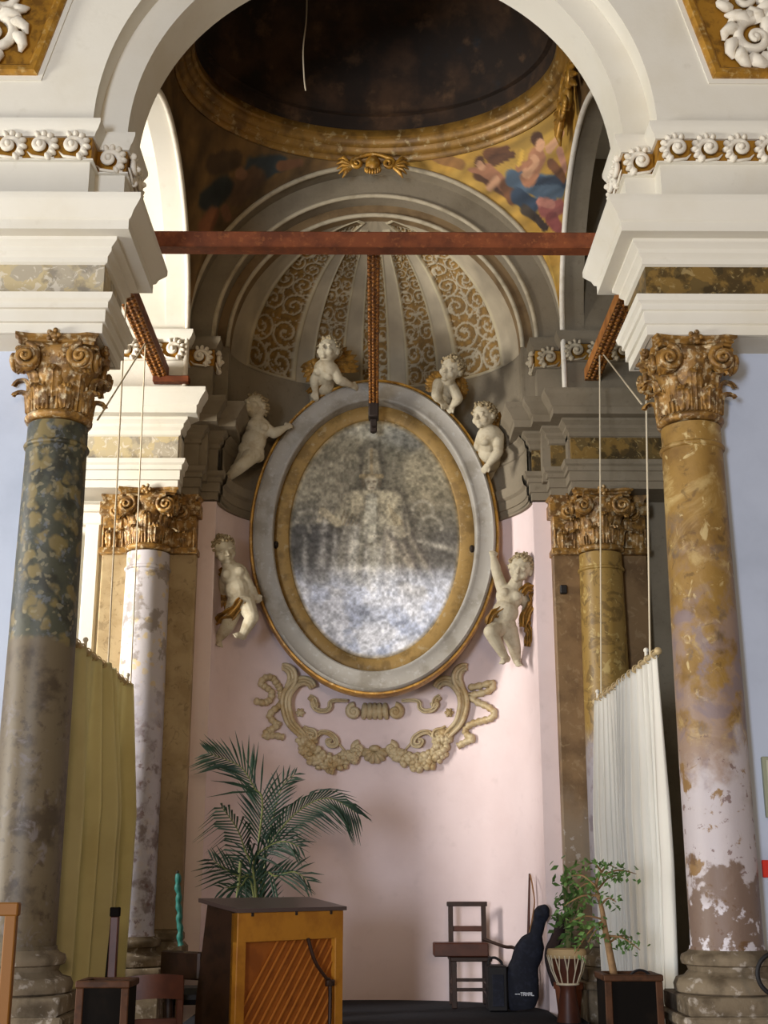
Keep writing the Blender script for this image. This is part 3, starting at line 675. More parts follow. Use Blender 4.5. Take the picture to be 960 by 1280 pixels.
def paint(w, c, tex=.5):
    global C
    w = np.clip(w, 0, 1)[..., None]; C = C*(1-w)+(np.array(c, float)*(1+tex*(n2-.5)[..., None]+.6*(n3-.5)[..., None]))*w
def spot(px, py, rx, ry, c, a=1, rot=0): x, z = P2(px, py); paint(a*np.clip(g(x, z, rx/145.8, ry/141.5, rot)*1.6, 0, 1), c)
def line(p, q, w0, w1, c, a=1): (x0, z0), (x1, z1) = P2(*p), P2(*q); paint(a*seg(x0, z0, x1, z1, w0/145, w1/145), c, .3)
spot(470, 640, 100, 80, (98,92,80), .65); spot(382, 690, 28, 55, (82,80,80), .7); spot(562, 700, 30, 45, (90,86,84), .65); spot(420, 690, 22, 45, (96,92,90), .5); spot(508, 700, 22, 60, (100,92,84), .5)
spot(400, 590, 40, 40, (146,136,114), .6); spot(546, 590, 38, 50, (138,126,102), .6); spot(465, 530, 60, 16, (176,170,152), .8); spot(522, 545, 40, 16, (112,112,108), .6); spot(430, 558, 30, 18, (150,140,116), .5)
for k in range(8): line((378-k*2, 590+k*9), (428, 575+k*11), 4, 5, (180,170,146), .42)
for k in range(8): line((512, 625-k*7), (562+k*2, 605-k*12), 4, 6, (160,150,124), .38)
def solid(p, q, w0, w1, c, a=.62):
    (x0, z0), (x1, z1) = P2(*p), P2(*q); dx, dz = x1-x0, z1-z0; t = np.clip(((ux-x0)*dx+(uz-z0)*dz)/max(1e-9, dx*dx+dz*dz), 0, 1)
    d = np.hypot(ux-x0-dx*t, uz-z0-dz*t)/((w0+(w1-w0)*t)/145)*(1+.3*(n2-.5)); paint(a*np.clip((1.2-d)*2.6, 0, 1), c, .7)
DK = (72,66,56)
solid((444, 628), (424, 655), 17, 13, DK, .5); solid((492, 628), (506, 668), 19, 15, DK, .55); solid((466, 562), (466, 596), 16, 17, DK, .5); solid((466, 640), (464, 700), 26, 34, DK, .4)
solid((442, 626), (424, 652), 13, 9, (190,178,150)); solid((490, 628), (504, 664), 15, 11, (194,182,152)); solid((450, 622), (484, 622), 9, 9, (184,172,144)); solid((448, 630), (452, 655), 10, 8, (166,154,128)); solid((482, 630), (484, 655), 9, 8, (168,156,130))
solid((466, 624), (464, 672), 7, 8, (206,200,180)); solid((466, 566), (466, 594), 8, 12, (182,170,142)); solid((466, 560), (466, 594), 2, 2, (140,122,92), .7); solid((453, 595), (479, 595), 3, 3, (150,132,98), .8)
solid((466, 602), (466, 608), 8, 6.5, (198,186,160)); spot(462.5, 602, 2.2, 1.6, (96,84,70), .7); spot(469.5, 602, 2.2, 1.6, (96,84,70), .7); line((464, 610), (469, 610), 1, 1, (110,92,76), .6); solid((455, 600), (456, 608), 2, 2, (110,96,76), .6); solid((477, 600), (476, 608), 2, 2, (110,96,76), .6)
solid((466, 668), (460, 790), 26, 44, (176,168,148), .45); solid((440, 664), (424, 780), 10, 16, (186,178,160), .45); solid((492, 668), (500, 775), 10, 16, (160,150,134), .4)
for k in range(6): line((438+k*11, 668), (428+k*13, 785), 2.5, 5, (214,206,188) if k % 2 else (104,98,92), .5)
for k in range(5): solid((432+k*5, 640+k*2), (426+k*5, 658), 1.2, 1.2, (130,116,92), .6); solid((488+k*4, 632+k*5), (496+k*3, 658), 1.2, 1.2, (134,120,94), .6)
solid((424, 655), (404, 640), 5, 5, (178,164,134), .7); solid((404, 640), (400, 652), 4, 3, (186,172,144), .7)
line((506, 634), (511, 672), 4, 3, (76,70,64), .6); line((452, 650), (445, 675), 4, 3, (86,80,72), .45); line((404, 640), (420, 656), 5, 4, (182,168,140), .5)
for (p, q, w0, w1) in (((408, 655), (396, 790), 4, 13), ((447, 660), (434, 790), 5, 12), ((420, 665), (420, 740), 3, 7), ((382, 672), (384, 760), 3, 6), ((476, 690), (474, 760), 5, 8), ((516, 715), (514, 780), 3, 5), ((462, 690), (458, 780), 5, 8)): line(p, q, w0, w1, (210,204,192), .55)
for (p, q) in (((480, 665), (522, 720)), ((500, 672), (536, 748)), ((512, 670), (548, 735))): line((p[0]+5, p[1]), (q[0]+5, q[1]), 3, 4, (84,76,70), .45); line(p, q, 3, 3.5, (176,164,142), .5)
line((526, 678), (574, 690), 3, 4, (190,182,164), .6)
for (cx, cy, r) in ((531, 640, 13), (541, 660, 14), (386, 652, 14), (376, 665, 12)):
    x, z = P2(cx, cy); d = np.abs(np.hypot(ux-x, uz-z)-r/145); paint(np.clip(1.3-d/.02, 0, 1)*.5*(uz > z-.03), (172,164,146))
low = np.clip((-uz-.22)/.55, 0, 1); cl = fbm(ux*6+31, uz*6+5, 5)
paint(np.clip(low*1.6*(.45+1.2*cl), 0, .95), (218,218,224), .35)
paint(np.clip((cl-.52)*5, 0, 1)*low, (172,178,196), .3); spot(468, 770, 24, 10, (164,168,180), .7)
paint(np.clip((R_-.955)*22, 0, 1), (128,108,72))
m = MB(); m.v = [(ox+x, OY+.15-.012*(1-r*r), OC[1]+z) for x, z, r in zip(ux.ravel(), uz.ravel(), R_.ravel())]
for i in range(na):
    j = (i+1) % na
    for k in range(1, nr-1): m.f.append((i*nr+k, j*nr+k, j*nr+k+1, i*nr+k+1))
    m.f.append((i*nr+1, j*nr+1, i*nr)[::1] if True else ())
m.f = [f[::-1] for f in m.f]
m.build('canvas', PAINTED, root, ang=180, col=nplin(np.clip(C.reshape(-1, 3), 0, 255)))
m = MB()
for i in range(96):
    t = 2*PI*i/96; m.v += [(ox+.80*math.cos(t), OY+.17, OC[1]+1.12*math.sin(t)), (ox+.80*math.cos(t), OY+.20, OC[1]+1.12*math.sin(t)), (ox+1.04*math.cos(t), OY+.17, OC[1]+1.37*math.sin(t)), (ox+1.04*math.cos(t), OY+.20, OC[1]+1.37*math.sin(t))]
    a = i*4; b = ((i+1) % 96)*4; m.f += [(a, b, b+1, a+1), (a+2, a+3, b+3, b+2), (a, a+2, b+2, b), (a+1, b+1, b+3, a+3)]
m.box(ox-.5, ox+.5, OY+.19, 11.06, OC[1]-.05, OC[1]+.05); m.build('stretcher', mat('dark_wood', (58,40,26), .6), root, ang=0)
for px, py in ((345, 681), (590, 686)):
    q = at(px, py, OY+.12); m = MB().ell((q.x, q.y, q.z), (.022, .02, .035), 10); m.box(q.x-.012, q.x+.012, q.y-.04, q.y, q.z-.02, q.z+.02, ch=.004); m.build('bolt', mat('dark_iron', (44,34,26), .6, metal=.4), root)
# ================================================================== stucco cartouche under the oval
STG = mat('part_gilded_stucco', (190,172,136), .5, [dict(s=7, lo=.45, hi=.65, c=(160,128,74), a=.6), dict(s=45, lo=.55, hi=.7, c=(120,92,52), a=.4)], metal=.1, bump=(60, .3, .005))
def wall_at(px, py, off):
    Y = 11.0
    for _ in range(6):
        p = at(px, py, Y); Y = nichewall(max(-1.29, min(1.29, p.x)), off)
    return at(px, py, Y)
def q_(cx, cy, off=.03): return wall_at(300+cx/2.8235, 820+cy/2.8235, off)
root = empty('stucco_cartouche', q_(475, 260)); tag(root, 'gilded stucco scroll cartouche on the pink wall, directly under the oval frame', 'wall ornament')
def relief(pts, rad, nm, off=.06, n=8, mt=None, parent=None, knob=False):
    P = crom([q_(x, y, off) for x, y in pts], 6); N = len(P); rad = rad*1.55
    r = [rad*(.55+.45*math.sin(PI*(.12+.8*i/(N-1)))) for i in range(N)]
    if knob: r = [rad*(.75+.35*math.sin(i*1.9)) for i in range(N)]
    m = MB().tube([p+Vector((0, .012, 0)) for p in P], [x*.8 for x in r], n=n)
    T = [(P[min(i+1, N-1)]-P[max(i-1, 0)]).normalized() for i in range(N)]
    for sg in (-1, 1):
        m.tube([P[i]+T[i].cross(Vector((0, 1, 0)))*sg*r[i]*.62-Vector((0, r[i]*.55, 0)) for i in range(N)], [x*.42 for x in r], n=7)
    return m
for mir in (False, True):
    X_ = (lambda x: 950-x) if mir else (lambda x: x)
    T = lambda pts: [(X_(x), y) for x, y in pts]
    relief(T([(258,112),(248,96),(225,88),(196,98),(170,130),(162,165),(168,205),(182,240),(212,272),(228,290)]), .032, '').build('bracket_scroll', STG, root)
    relief(T([(150,40),(165,42),(182,58),(186,84),(174,112),(166,126)]), .03, '').build('top_leaf', STG, root)
    m = relief(T([(245,140),(262,152),(268,178),(255,168),(270,190),(300,194),(316,182),(318,165),(335,157),(380,158)]), .014, ''); m.build('s_curve', STG, root)
    m = MB()
    for x, y in ((258,160),(250,150),(268,170),(262,178)): p = q_(X_(x), y, .04); m.ell(p, (.03, .03, .022), 8)
    m.build('leaf_cluster', STG, root)
    p = q_(X_(212), 200, .02); m = MB().ell(p, (.03, .025, .03), 12)
    for a in range(6): m.ell((p.x+.028*math.cos(a*PI/3), p.y, p.z+.028*math.sin(a*PI/3)), (.014, .02, .014), 8)
    m.build('rosette', STG, root)
    m = relief(T([(268,285),(285,270),(310,272),(335,290),(338,312),(318,316),(308,300),(322,296)]), .016, ''); m.tube(crom([q_(X_(x), y, .03) for x, y in ((335,295),(355,318),(372,336))], 5), [.016-.001*i for i in range(11)], n=7); m.build('inner_scroll', STG, root)
    m = relief(T([(222,252),(238,262),(258,268),(262,285),(246,280),(250,300),(272,300)]), .02, ''); m.build('acanthus_leaf', STG, root)
    # fruit and leaf garland along the foot
    P = crom([q_(X_(x), y, .05) for x, y in ((222,282),(236,318),(258,348),(296,374),(340,376),(385,354),(404,346))], 8); m = MB()
    for i, p in enumerate(P):
        w = .045+.028*math.sin(PI*i/(len(P)-1))
        for k in range(4):
            a = random.random()*2*PI; r = w*random.uniform(.3, 1); m.ell((p.x+r*math.cos(a), p.y-random.uniform(0, .03), p.z+r*math.sin(a)), (random.uniform(.02, .036), random.uniform(.022, .038), random.uniform(.02, .034)), 8)
    m.build('garland', STG, root)
    for cx, cy, rr in ((402,198,26), (418,328,22)):
        c = q_(X_(cx), cy, .03); k = rr/2.8235/145
        m = MB().tube([(c.x+x, c.y-.02-.02*i/40, c.z+z) for i, (x, z) in enumerate(spiral(0, 0, k, k*.2, 1.6, PI/2 if not mir else PI/2, 1 if not mir else -1))], [.028*(1-.4*i/40) for i in range(41)], n=8)
        m.ell((c.x, c.y-.04, c.z), .022, 10); m.build('volute', STG, root)
m = MB()
for x in (440, 458, 475, 492, 512): m.tube(crom([q_(x, 168, .03), q_(x, 195, .06), q_(x+(x-475)*.15, 222, .03)], 5), [.016+.016*math.sin(PI*i/10) for i in range(11)], n=8)
m.build('ribbed_boss', STG, root)
c = q_(475, 352, .03)
def shell(u, v):
    a = PI*1.12*(u-.5)-PI/2; r = .02+.085*v*(1+.08*math.cos(u*PI*14)); return (c.x+r*math.cos(a), c.y-.05*math.sin(PI*min(1, v*.9))-.012*math.cos(u*PI*14), c.z+.045+r*math.sin(a))
m = MB().sheet(shell, 57, 10, .01); m.ell((c.x, c.y-.03, c.z+.06), (.05, .035, .03), 12); m.build('shell', STG, root)
for nm, pts, lab in (('l', [(52,158),(80,165),(102,158),(112,130),(94,112),(74,98),(88,78),(112,76),(128,96),(140,116),(144,140),(146,168),(120,190),(104,210),(118,232),(134,242),(112,258),(94,268),(90,284),(116,280),(150,286)], 'knotted gilded ribbon garland left of the stucco cartouche'),
                     ('r', [(808,112),(850,104),(892,96),(884,120),(842,134),(812,140),(836,162),(872,178),(898,200),(886,220),(850,230),(818,240),(796,258),(800,276),(822,292),(796,304),(770,318)], 'knotted gilded ribbon garland right of the stucco cartouche')):
    P = crom([q_(x, y, .028) for x, y in pts], 6)
    m = MB().tube(P, [.030*(.72+.4*abs(math.sin(i*.9))) for i in range(len(P))], n=8, flat=1.0)
    o = m.build('stucco_garland', STG); tag(o, lab, 'wall ornament')
# ================================================================== putti
PSTONE = mat('putto_stucco', (184,173,148), .7, [dict(s=10, lo=.48, hi=.72, c=(146,128,98), a=.6), dict(s=30, lo=.55, hi=.7, c=(146,126,92), a=.3)], bump=(50, .15, .004))
PHAIR = mat('putto_hair_stucco', (156,140,108), .75, [dict(s=20, lo=.45, hi=.65, c=(120,98,62), a=.7)], bump=(50, .3, .004))
WINGG = mat('gilded_feathers', (150,110,46), .5, [dict(s=20, lo=.42, hi=.62, c=(88,62,28), a=.8), dict(s=40, lo=.56, hi=.68, c=(196,164,100), a=.5)], metal=.25)
def putto(label, J, face, wings=(), drapes=(), voxel=.0055):
    """J: joints as (px, py, depth); face: direction the face looks; one continuous remeshed body, hair, wings and drapery as children"""
    A = {k: at(*v) for k, v in J.items()}
    m = MB()
    hd = A['head']; f = Vector(face).normalized(); up = (A['head']-A['neck']); up = (up-f*up.dot(f)).normalized(); sd = f.cross(up)
    R = Matrix((sd, f, up)).transposed()              # columns: side, forward, up
    hp = lambda x, y, z: hd+R @ Vector((x, y, z))
    m.ell(hp(0, -.008, .012), (.094, .106, .102), 20, R); m.ell(hp(0, .022, -.038), (.080, .076, .072), 16, R)
    for s in (-1, 1):
        m.ell(hp(s*.042, .060, -.042), (.036, .032, .034), 12, R)            # cheeks
        m.ell(hp(s*.036, .088, .012), (.026, .014, .011), 10, R)             # brow
        m.ell(hp(s*.036, .084, -.010), (.016, .012, .010), 10, R)            # eye
        m.ell(hp(s*.095, -.005, -.012), (.012, .024, .032), 10, R)           # ear
        m.ell(hp(s*.012, .104, -.034), (.010, .010, .009), 8, R)
    m.cap(hp(0, .094, .004), hp(0, .112, -.030), .010, .014, 8)              # nose
    m.ell(hp(0, .092, -.058), (.024, .014, .008), 10, R); m.ell(hp(0, .088, -.072), (.019, .014, .009), 10, R); m.ell(hp(0, .072, -.094), (.028, .026, .022), 10, R)
    ch, pv = A['chest'], A['pelvis']; ax = (ch-pv).normalized()
    m.cap(A['neck'], hd-up*.05, .052, .05, 12)
    m.cap(A['neck'], ch, .058, .085, 12)
    fr = Vector((0, -1, 0)); fr = (fr-ax*fr.dot(ax)).normalized(); sx = fr.cross(ax); RT = Matrix((sx, fr, ax)).transposed()
    m.ell(ch, (.115, .092, .105), 18, RT); be = ch.lerp(pv, .58); m.ell(be+fr*.022, (.108, .102, .105), 18, RT); m.ell(pv, (.118, .096, .085), 18, RT)
    for s in (-1, 1): m.ell(ch+RT @ Vector((s*.05, .072, .012)), (.045, .03, .04), 10, RT); m.ell(pv+RT @ Vector((s*.055, -.07, -.02)), (.062, .055, .06), 12, RT)
    m.cap(ch, pv, .09, .10, 14)
    def limb(a, b, c, r, hand):
        a, b, c = A[a], A[b], A[c]
        m.cap(ch.lerp(a, .5) if hand else pv.lerp(a, .6), a, r[0]*1.05, r[0], 12); m.cap(a, b, r[0], r[1], 12); mid = b.lerp(c, .35); m.cap(b, mid, r[1]*.98, r[2], 12); m.cap(mid, c, r[2], r[3], 12)
        d = (c-b).normalized()
        return a, b, c, d
    for s in ('l', 'r'):
        if s+'hand' in A:
            a, b, c, d = limb(s+'sho', s+'elb', s+'hand', (.052, .043, .043, .027), True)
            n = Vector((0, -1, 0)); n = (n-d*n.dot(d)).normalized(); w = d.cross(n)
            pc = c+d*.028; RH = Matrix((w, d, n)).transposed(); m.ell(pc, (.030, .036, .017), 12, RH)
            for i, (o, ln) in enumerate(((-.021, .034), (-.007, .040), (.007, .038), (.021, .030))):
                p0 = pc+w*o+d*.024; p1 = p0+d*ln*.6-n*.004; p2 = p1+d*ln*.35-n*.02; m.cap(p0, p1, .0088, .0082, 7); m.cap(p1, p2, .0082, .0068, 7)
            sg = 1 if s == 'l' else -1
            t0 = pc-w*.022*sg-d*.01; t1 = t0-w*.016*sg+d*.022; m.cap(t0, t1, .010, .009, 7); m.cap(t1, t1+d*.016-n*.01, .009, .0075, 7)
        if s+'foot' in A:
            a, b, c, d = limb(s+'hip', s+'knee', s+'foot', (.078, .058, .053, .033), False)
            m.ell(b, .058, 10)
            t = Vector(J.get('toe', {}).get(s) if isinstance(J.get('toe'), dict) else TOE.get(s, (0, -.7, -.5))).normalized()
            t = (t-d*t.dot(d)*.6).normalized(); m.ell(c+d*.012-t*.014, .031, 10); m.cap(c, c+t*.06, .030, .025, 10)
            w = d.cross(t).normalized()
            for i in range(5): q = c+t*.072+w*(i-2)*.0115; m.cap(q, q+t*(.020-.003*abs(i-1)), .0085, .007, 7)
    o = m.build('putto_statue', PSTONE, ang=180); tag(o, label, 'statue', 'stucco putti around the oval painting')
    md = o.modifiers.new('blend', 'REMESH'); md.mode = 'VOXEL'; md.voxel_size = voxel; md.use_smooth_shade = True
    md = o.modifiers.new('soft', 'SMOOTH'); md.factor = .5; md.iterations = 4
    # curls
    h = MB(); rr = random.Random(len(label))
    for i in range(150):
        z = 1-2*(i+.5)/150; a = i*2.39996; v = Vector((math.sqrt(1-z*z)*math.cos(a), math.sqrt(1-z*z)*math.sin(a), z))
        if v.z < -.35 or (v.y > .48 and v.z < .62) or (v.y > .15 and v.z < .12): continue
        c = hp(v.x*.096, v.y*.106-.008, v.z*.104+.012); k = rr.uniform(.014, .023)
        h.ell(c, (k, k, k*.8), 7, R)
        t = Vector((rr.uniform(-1, 1), rr.uniform(-1, 1), rr.uniform(-1, 1)))*.012; h.ell(c+t+(c-hd).normalized()*.006, k*.6, 6)
    h.build('hair', PHAIR, o)
    for (root_, tip, wd) in wings:
        a, b = at(*root_), at(*tip); d = (b-a); L = d.length; d.normalize(); n = Vector((0, -1, 0)); n = (n-d*n.dot(d)).normalized(); w = d.cross(n)
        m = MB()
        for row, (l0, l1, nf, wl) in enumerate(((.25, 1.0, 7, .11), (.12, .72, 7, .10), (.0, .45, 6, .09))):
            for k in range(nf):
                t = (k/(nf-1)-.5)*2; p0 = a+d*L*l0*.6+w*t*wd*.45; dr = (d+w*t*.55).normalized(); ln = L*(l1-l0*.6)*(1-.18*abs(t))
                ww = dr.cross(n)
                m.sheet(lambda u, v, p0=p0, dr=dr, ww=ww, ln=ln, row=row: p0+dr*ln*v+ww*(u-.5)*wl*.62*(math.sin(PI*min(1, .18+v*.8))**.6)*(1 if v < .85 else 1-(v-.85)*5)+n*(.012*row+.018*math.sin(PI*v)+.008*(1-(2*u-1)**2)), 5, 9, .006)
        m.build('wing', WINGG, o, ang=60)
    for pts, wd in drapes:
        P = crom([at(*p) for p in pts], 8); N = len(P); m = MB()
        T = [(P[min(i+1, N-1)]-P[max(i-1, 0)]).normalized() for i in range(N)]
        def fn(u, v):
            i = min(N-1, int(v*(N-1)+.5)); n = Vector((0, -1, 0)); t = T[i]; n = (n-t*n.dot(t)).normalized(); w = t.cross(n)
            k = wd*(.45+.55*math.sin(PI*min(1, .12+.85*v)))*(1+.15*math.sin(v*19)); s = (u-.5)*2
            return P[i]+w*k*s*.8+n*(.022*math.cos(s*PI*2.0+v*5)+.02*(1-s*s))
        m.sheet(fn, 17, N, .008); m.build('drapery', WINGG, o, ang=180)
    return o
TOE = {}
D = 10.36
TOE = {'l': (.1,-.7,-.5), 'r': (-.4,-.6,-.4)}
putto('stucco putto low right of the oval, arm raised to the frame, gilded scarf behind',
  dict(head=(651,710,D-.10), neck=(645,729,D-.06), chest=(637,746,D-.05), pelvis=(628,779,D-.03), rsho=(628,736,D-.05), relb=(621,716,D-.06), rhand=(617,697,D+.02), lsho=(649,743,D-.06), lelb=(660,757,D+.02), lhand=(655,772,D+.10),
       rhip=(621,786,D-.06), rknee=(613,790,D-.16), rfoot=(632,823,D-.06), lhip=(636,788,D-.01), lknee=(642,805,D+.02), lfoot=(646,826,D+.12)), (-.25,-.85,-.25),
  drapes=[(((652,742,D-.10),(660,735,D-.10),(670,738,D-.06),(677,750,D-.02)), .05), (((666,741,D-.07),(668,754,D-.06),(658,768,D-.05),(654,784,D-.04)), .065), (((656,776,D-.02),(662,790,D-.01),(659,808,D-.0)), .05), (((628,762,D-.12),(616,768,D-.13),(609,780,D-.10)), .045)])
TOE = {'l': (-.6,-.5,-.3), 'r': (.3,-.5,-.5)}
D = 10.30
putto('striding stucco putto low left of the oval, dark wing behind',
  dict(head=(279,687,D-.10), neck=(285,704,D-.06), chest=(293,719,D-.04), pelvis=(301,751,D-.02), rsho=(285,714,D-.02), relb=(279,730,D+.04), rhand=(280,746,D+.12), lsho=(302,716,D-.04), lelb=(312,734,D-.06), lhand=(319,744,D+.0),
       lhip=(308,756,D-.05), lknee=(315,772,D-.14), lfoot=(303,794,D-.08), rhip=(294,757,D+.0), rknee=(285,782,D-.02), rfoot=(272,800,D+.06)), (.40,-.75,-.30),
  wings=[((282,722,D+.1),(262,765,D+.12),.16)], drapes=[(((303,750,D-.12),(290,765,D-.1),(276,772,D-.02),(268,780,D+.04)), .06), (((282,712,D+.02),(268,724,D+.08),(264,740,D+.1)), .05)])
TOE = {'l': (-.5,-.5,-.5), 'r': (-.5,-.5,-.5)}
D = 10.40
putto('leaning stucco putto high on the left of the oval, legs trailing down',
  dict(head=(319,509,D-.08), neck=(322,524,D-.05), chest=(323,536,D-.04), pelvis=(314,563,D-.02), lsho=(331,534,D-.05), lelb=(342,542,D-.06), lhand=(356,535,D+.0), rsho=(314,534,D-.02), relb=(307,548,D+.05), rhand=(312,560,D+.12),
       lhip=(316,568,D-.05), lknee=(303,581,D-.14), lfoot=(284,598,D-.06), rhip=(309,568,D-.0), rknee=(298,585,D-.0), rfoot=(281,597,D+.08)), (-.45,-.7,.35),
  wings=[((316,540,D+.1),(292,548,D+.16),.13)])
D = 10.42
putto('seated stucco putto on top of the oval frame, left of the beaded beam',
  dict(head=(411,438,D-.06), neck=(410,453,D-.03), chest=(408,463,D-.02), pelvis=(402,490,D+.24), lsho=(416,461,D-.03), lelb=(424,475,D-.05), lhand=(438,481,D+.02), rsho=(400,463,D+.0), relb=(393,475,D+.02), rhand=(394,488,D+.04),
       lhip=(409,496,D+.34), lknee=(414,518,D+.42), lfoot=(424,542,D+.44), rhip=(397,496,D+.34), rknee=(398,520,D+.42), rfoot=(404,545,D+.44)), (-.35,-.85,.10),
  wings=[((404,460,D+.1),(382,478,D+.14),.16), ((414,458,D+.12),(446,444,D+.18),.13)], drapes=[(((408,480,D+.08),(396,484,D+.06),(386,490,D+.12)), .045)])
putto('stucco putto peering down over the top right rim of the oval frame',
  dict(head=(565,461,D-.08), neck=(560,475,D-.04), chest=(557,486,D+.08), pelvis=(552,514,D+.36), rsho=(548,480,D-.02), relb=(545,494,D-.05), rhand=(552,502,D-.0), lsho=(566,486,D-.0), lelb=(573,498,D-.02), lhand=(566,507,D+.04),
       lhip=(558,522,D+.42), lknee=(560,544,D+.44), lfoot=(562,568,D+.44), rhip=(546,522,D+.42), rknee=(546,544,D+.44), rfoot=(548,568,D+.44)), (-.55,-.75,-.25),
  wings=[((553,482,D+.1),(532,474,D+.12),.10), ((568,484,D+.1),(586,488,D+.14),.10)])
putto('stucco putto high on the right of the oval, arm reaching down to the rim',
  dict(head=(605,520,D-.10), neck=(608,534,D-.06), chest=(612,545,D-.04), pelvis=(612,576,D+.24), lsho=(623,545,D-.05), lelb=(623,565,D-.10), lhand=(611,580,D-.06), rsho=(603,545,D-.02), relb=(598,557,D+.10), rhand=(598,572,D+.24),
       lhip=(617,584,D+.32), lknee=(614,606,D+.38), lfoot=(612,628,D+.38), rhip=(606,584,D+.34), rknee=(602,606,D+.40), rfoot=(600,628,D+.40)), (-.6,-.7,-.15),
  wings=[((618,545,D+.08),(640,520,D+.10),.13)])
# ================================================================== tie beams, wires, curtains
RUST = mat('rust_brown_timber', (124,66,36), .6, [dict(s=6, lo=.42, hi=.65, c=(82,42,24), a=.7), dict(s=26, lo=.55, hi=.7, c=(160,98,54), a=.5)], bump=(30, .2, .006))
OCHRE = mat('ochre_timber', (182,118,56), .55, [dict(s=8, lo=.42, hi=.65, c=(130,78,36), a=.7)], bump=(30, .2, .006))
CARVE = mat('carved_gilt_strip', (140,88,34), .45, [dict(s=30, lo=.42, hi=.6, c=(72,40,18), a=.8), dict(s=50, lo=.56, hi=.66, c=(206,150,70), a=.7)], metal=.2)
DARKI = mat('dark_iron_bracket', (46,36,30), .6, metal=.3)
o = MB().box(-1.62, 1.62, 7.44, 7.56, 5.375, 5.485, ch=.008).build('tie_beam', RUST, None, 0); tag(o, 'long rust-brown beam spanning the opening behind the near arch', 'beam', None, 'thing')
def depth_beam(x, y0, y1, z, wd, h, mt, label, extra=None):
    root = empty('tie_beam', (x, y0, z)); tag(root, label, 'beam', None, 'thing')
    MB().box(x-wd/2, x+wd/2, y0, y1, z, z+h, ch=.008).build('timber', mt, root, 0)
    m = MB(); n = int((y1-y0)/.062)
    for i in range(n):
        y = y0+.04+i*(y1-y0-.05)/n
        for s in (-1, 0, 1): m.ell((x+s*wd*.34, y+(.015 if s else 0), z-.004), (wd*.17, .022, .020), 8)
    m.box(x-wd*.5, x+wd*.5, y0, y1, z-.008, z+.004)
    m.build('carved_strip', CARVE, root)
    if extra: extra(root)
def hook(root):
    m = MB(); m.box(-.045, .045, 10.36, 10.5, 5.30, 5.47, ch=.01); m.box(-.03, .03, 10.44, 10.49, 5.19, 5.33, ch=.008); m.tube([(0, 10.44, 5.24), (0, 10.50, 5.20)], .02, n=10)
    m.v = [(x+CXB, y, z) for x, y, z in m.v]; m.build('iron_bracket', DARKI, root, 40)
CXB = at(467, 400, 9.0).x
depth_beam(CXB, 7.52, 10.42, 5.44, .085, .08, RUST, 'brown beam with beaded underside running back to the top of the oval frame', hook)
def foot(root):
    m = MB().box(-1.82, -1.52, 9.76, 9.84, 5.375, 5.43, ch=.008); m.build('bracket', RUST, root, 0)
depth_beam(-1.76, 7.36, 9.84, 5.43, .12, .10, RUST, 'dark brown beam with toothed carved underside running back over the left curtain', foot)
depth_beam(1.79, 7.36, 9.84, 5.43, .12, .10, OCHRE, 'ochre beam with carved underside running back over the white curtain')
WIRE = mat('pale_cord', (206,192,164), .6)
def wire(a, b, lab, sag=0.0, n=14):
    a, b = Vector(a), Vector(b); P = [a.lerp(b, i/n)+Vector((0, 0, -sag*4*(i/n)*(1-i/n))) for i in range(n+1)]
    o = MB().tube(P, .0058, n=6).build('suspension_wire', WIRE); tag(o, lab, 'wire', 'wires holding up the curtain rods'); return o
RZS = {1: 2.735, -1: 2.78}; XS = {1: 1.645, -1: 1.73}
def on_x(px, py, X):
    lo, hi = 5, 12
    for _ in range(50):
        mid = (lo+hi)/2; q = at(px, py, mid).x
        if abs(q) < abs(X): lo = mid
        else: hi = mid
    return at(px, py, lo)
for (p, q, s, lab) in (((751,470),(751,862),1,'pale cord from the ochre beam down to the far end of the white curtain rod'), ((797,432),(812,812),1,'pale cord from the ochre beam down to the near end of the white curtain rod'),
                       ((182,478),(164,842),-1,'pale cord from the dark beam down to the far end of the left curtain rod'), ((147,395),(136,818),-1,'pale cord from the dark beam down to the near end of the left curtain rod')):
    b = on_x(q[0], q[1], XS[s]); t = (s*1.76, b.y, 5.43); wire(t, (b.x, b.y, RZS[s]), lab)
wire((1.79, 9.3, 5.43), on_x(802, 505, 1.66), 'short slanting cord tied between the ochre beam and the near right capital'); wire((-1.76, 9.1, 5.43), on_x(122, 525, 1.68), 'short slanting cord tied between the dark beam and the near left capital')
CURW = mat('ivory_curtain', (236,232,222), .85, [dict(s=1.2, lo=.4, hi=.7, c=(222,216,204), a=.5)], trans=.30)
CUR_SHADED = mat('shaded_curtain', (214,206,164), .85, [dict(s=1.5, lo=.4, hi=.7, c=(190,178,130), a=.6)], trans=.3)  # same cloth as the ivory one, shade put into its olive tone
METR = mat('rod_brass', (188,166,124), .5, metal=.2)
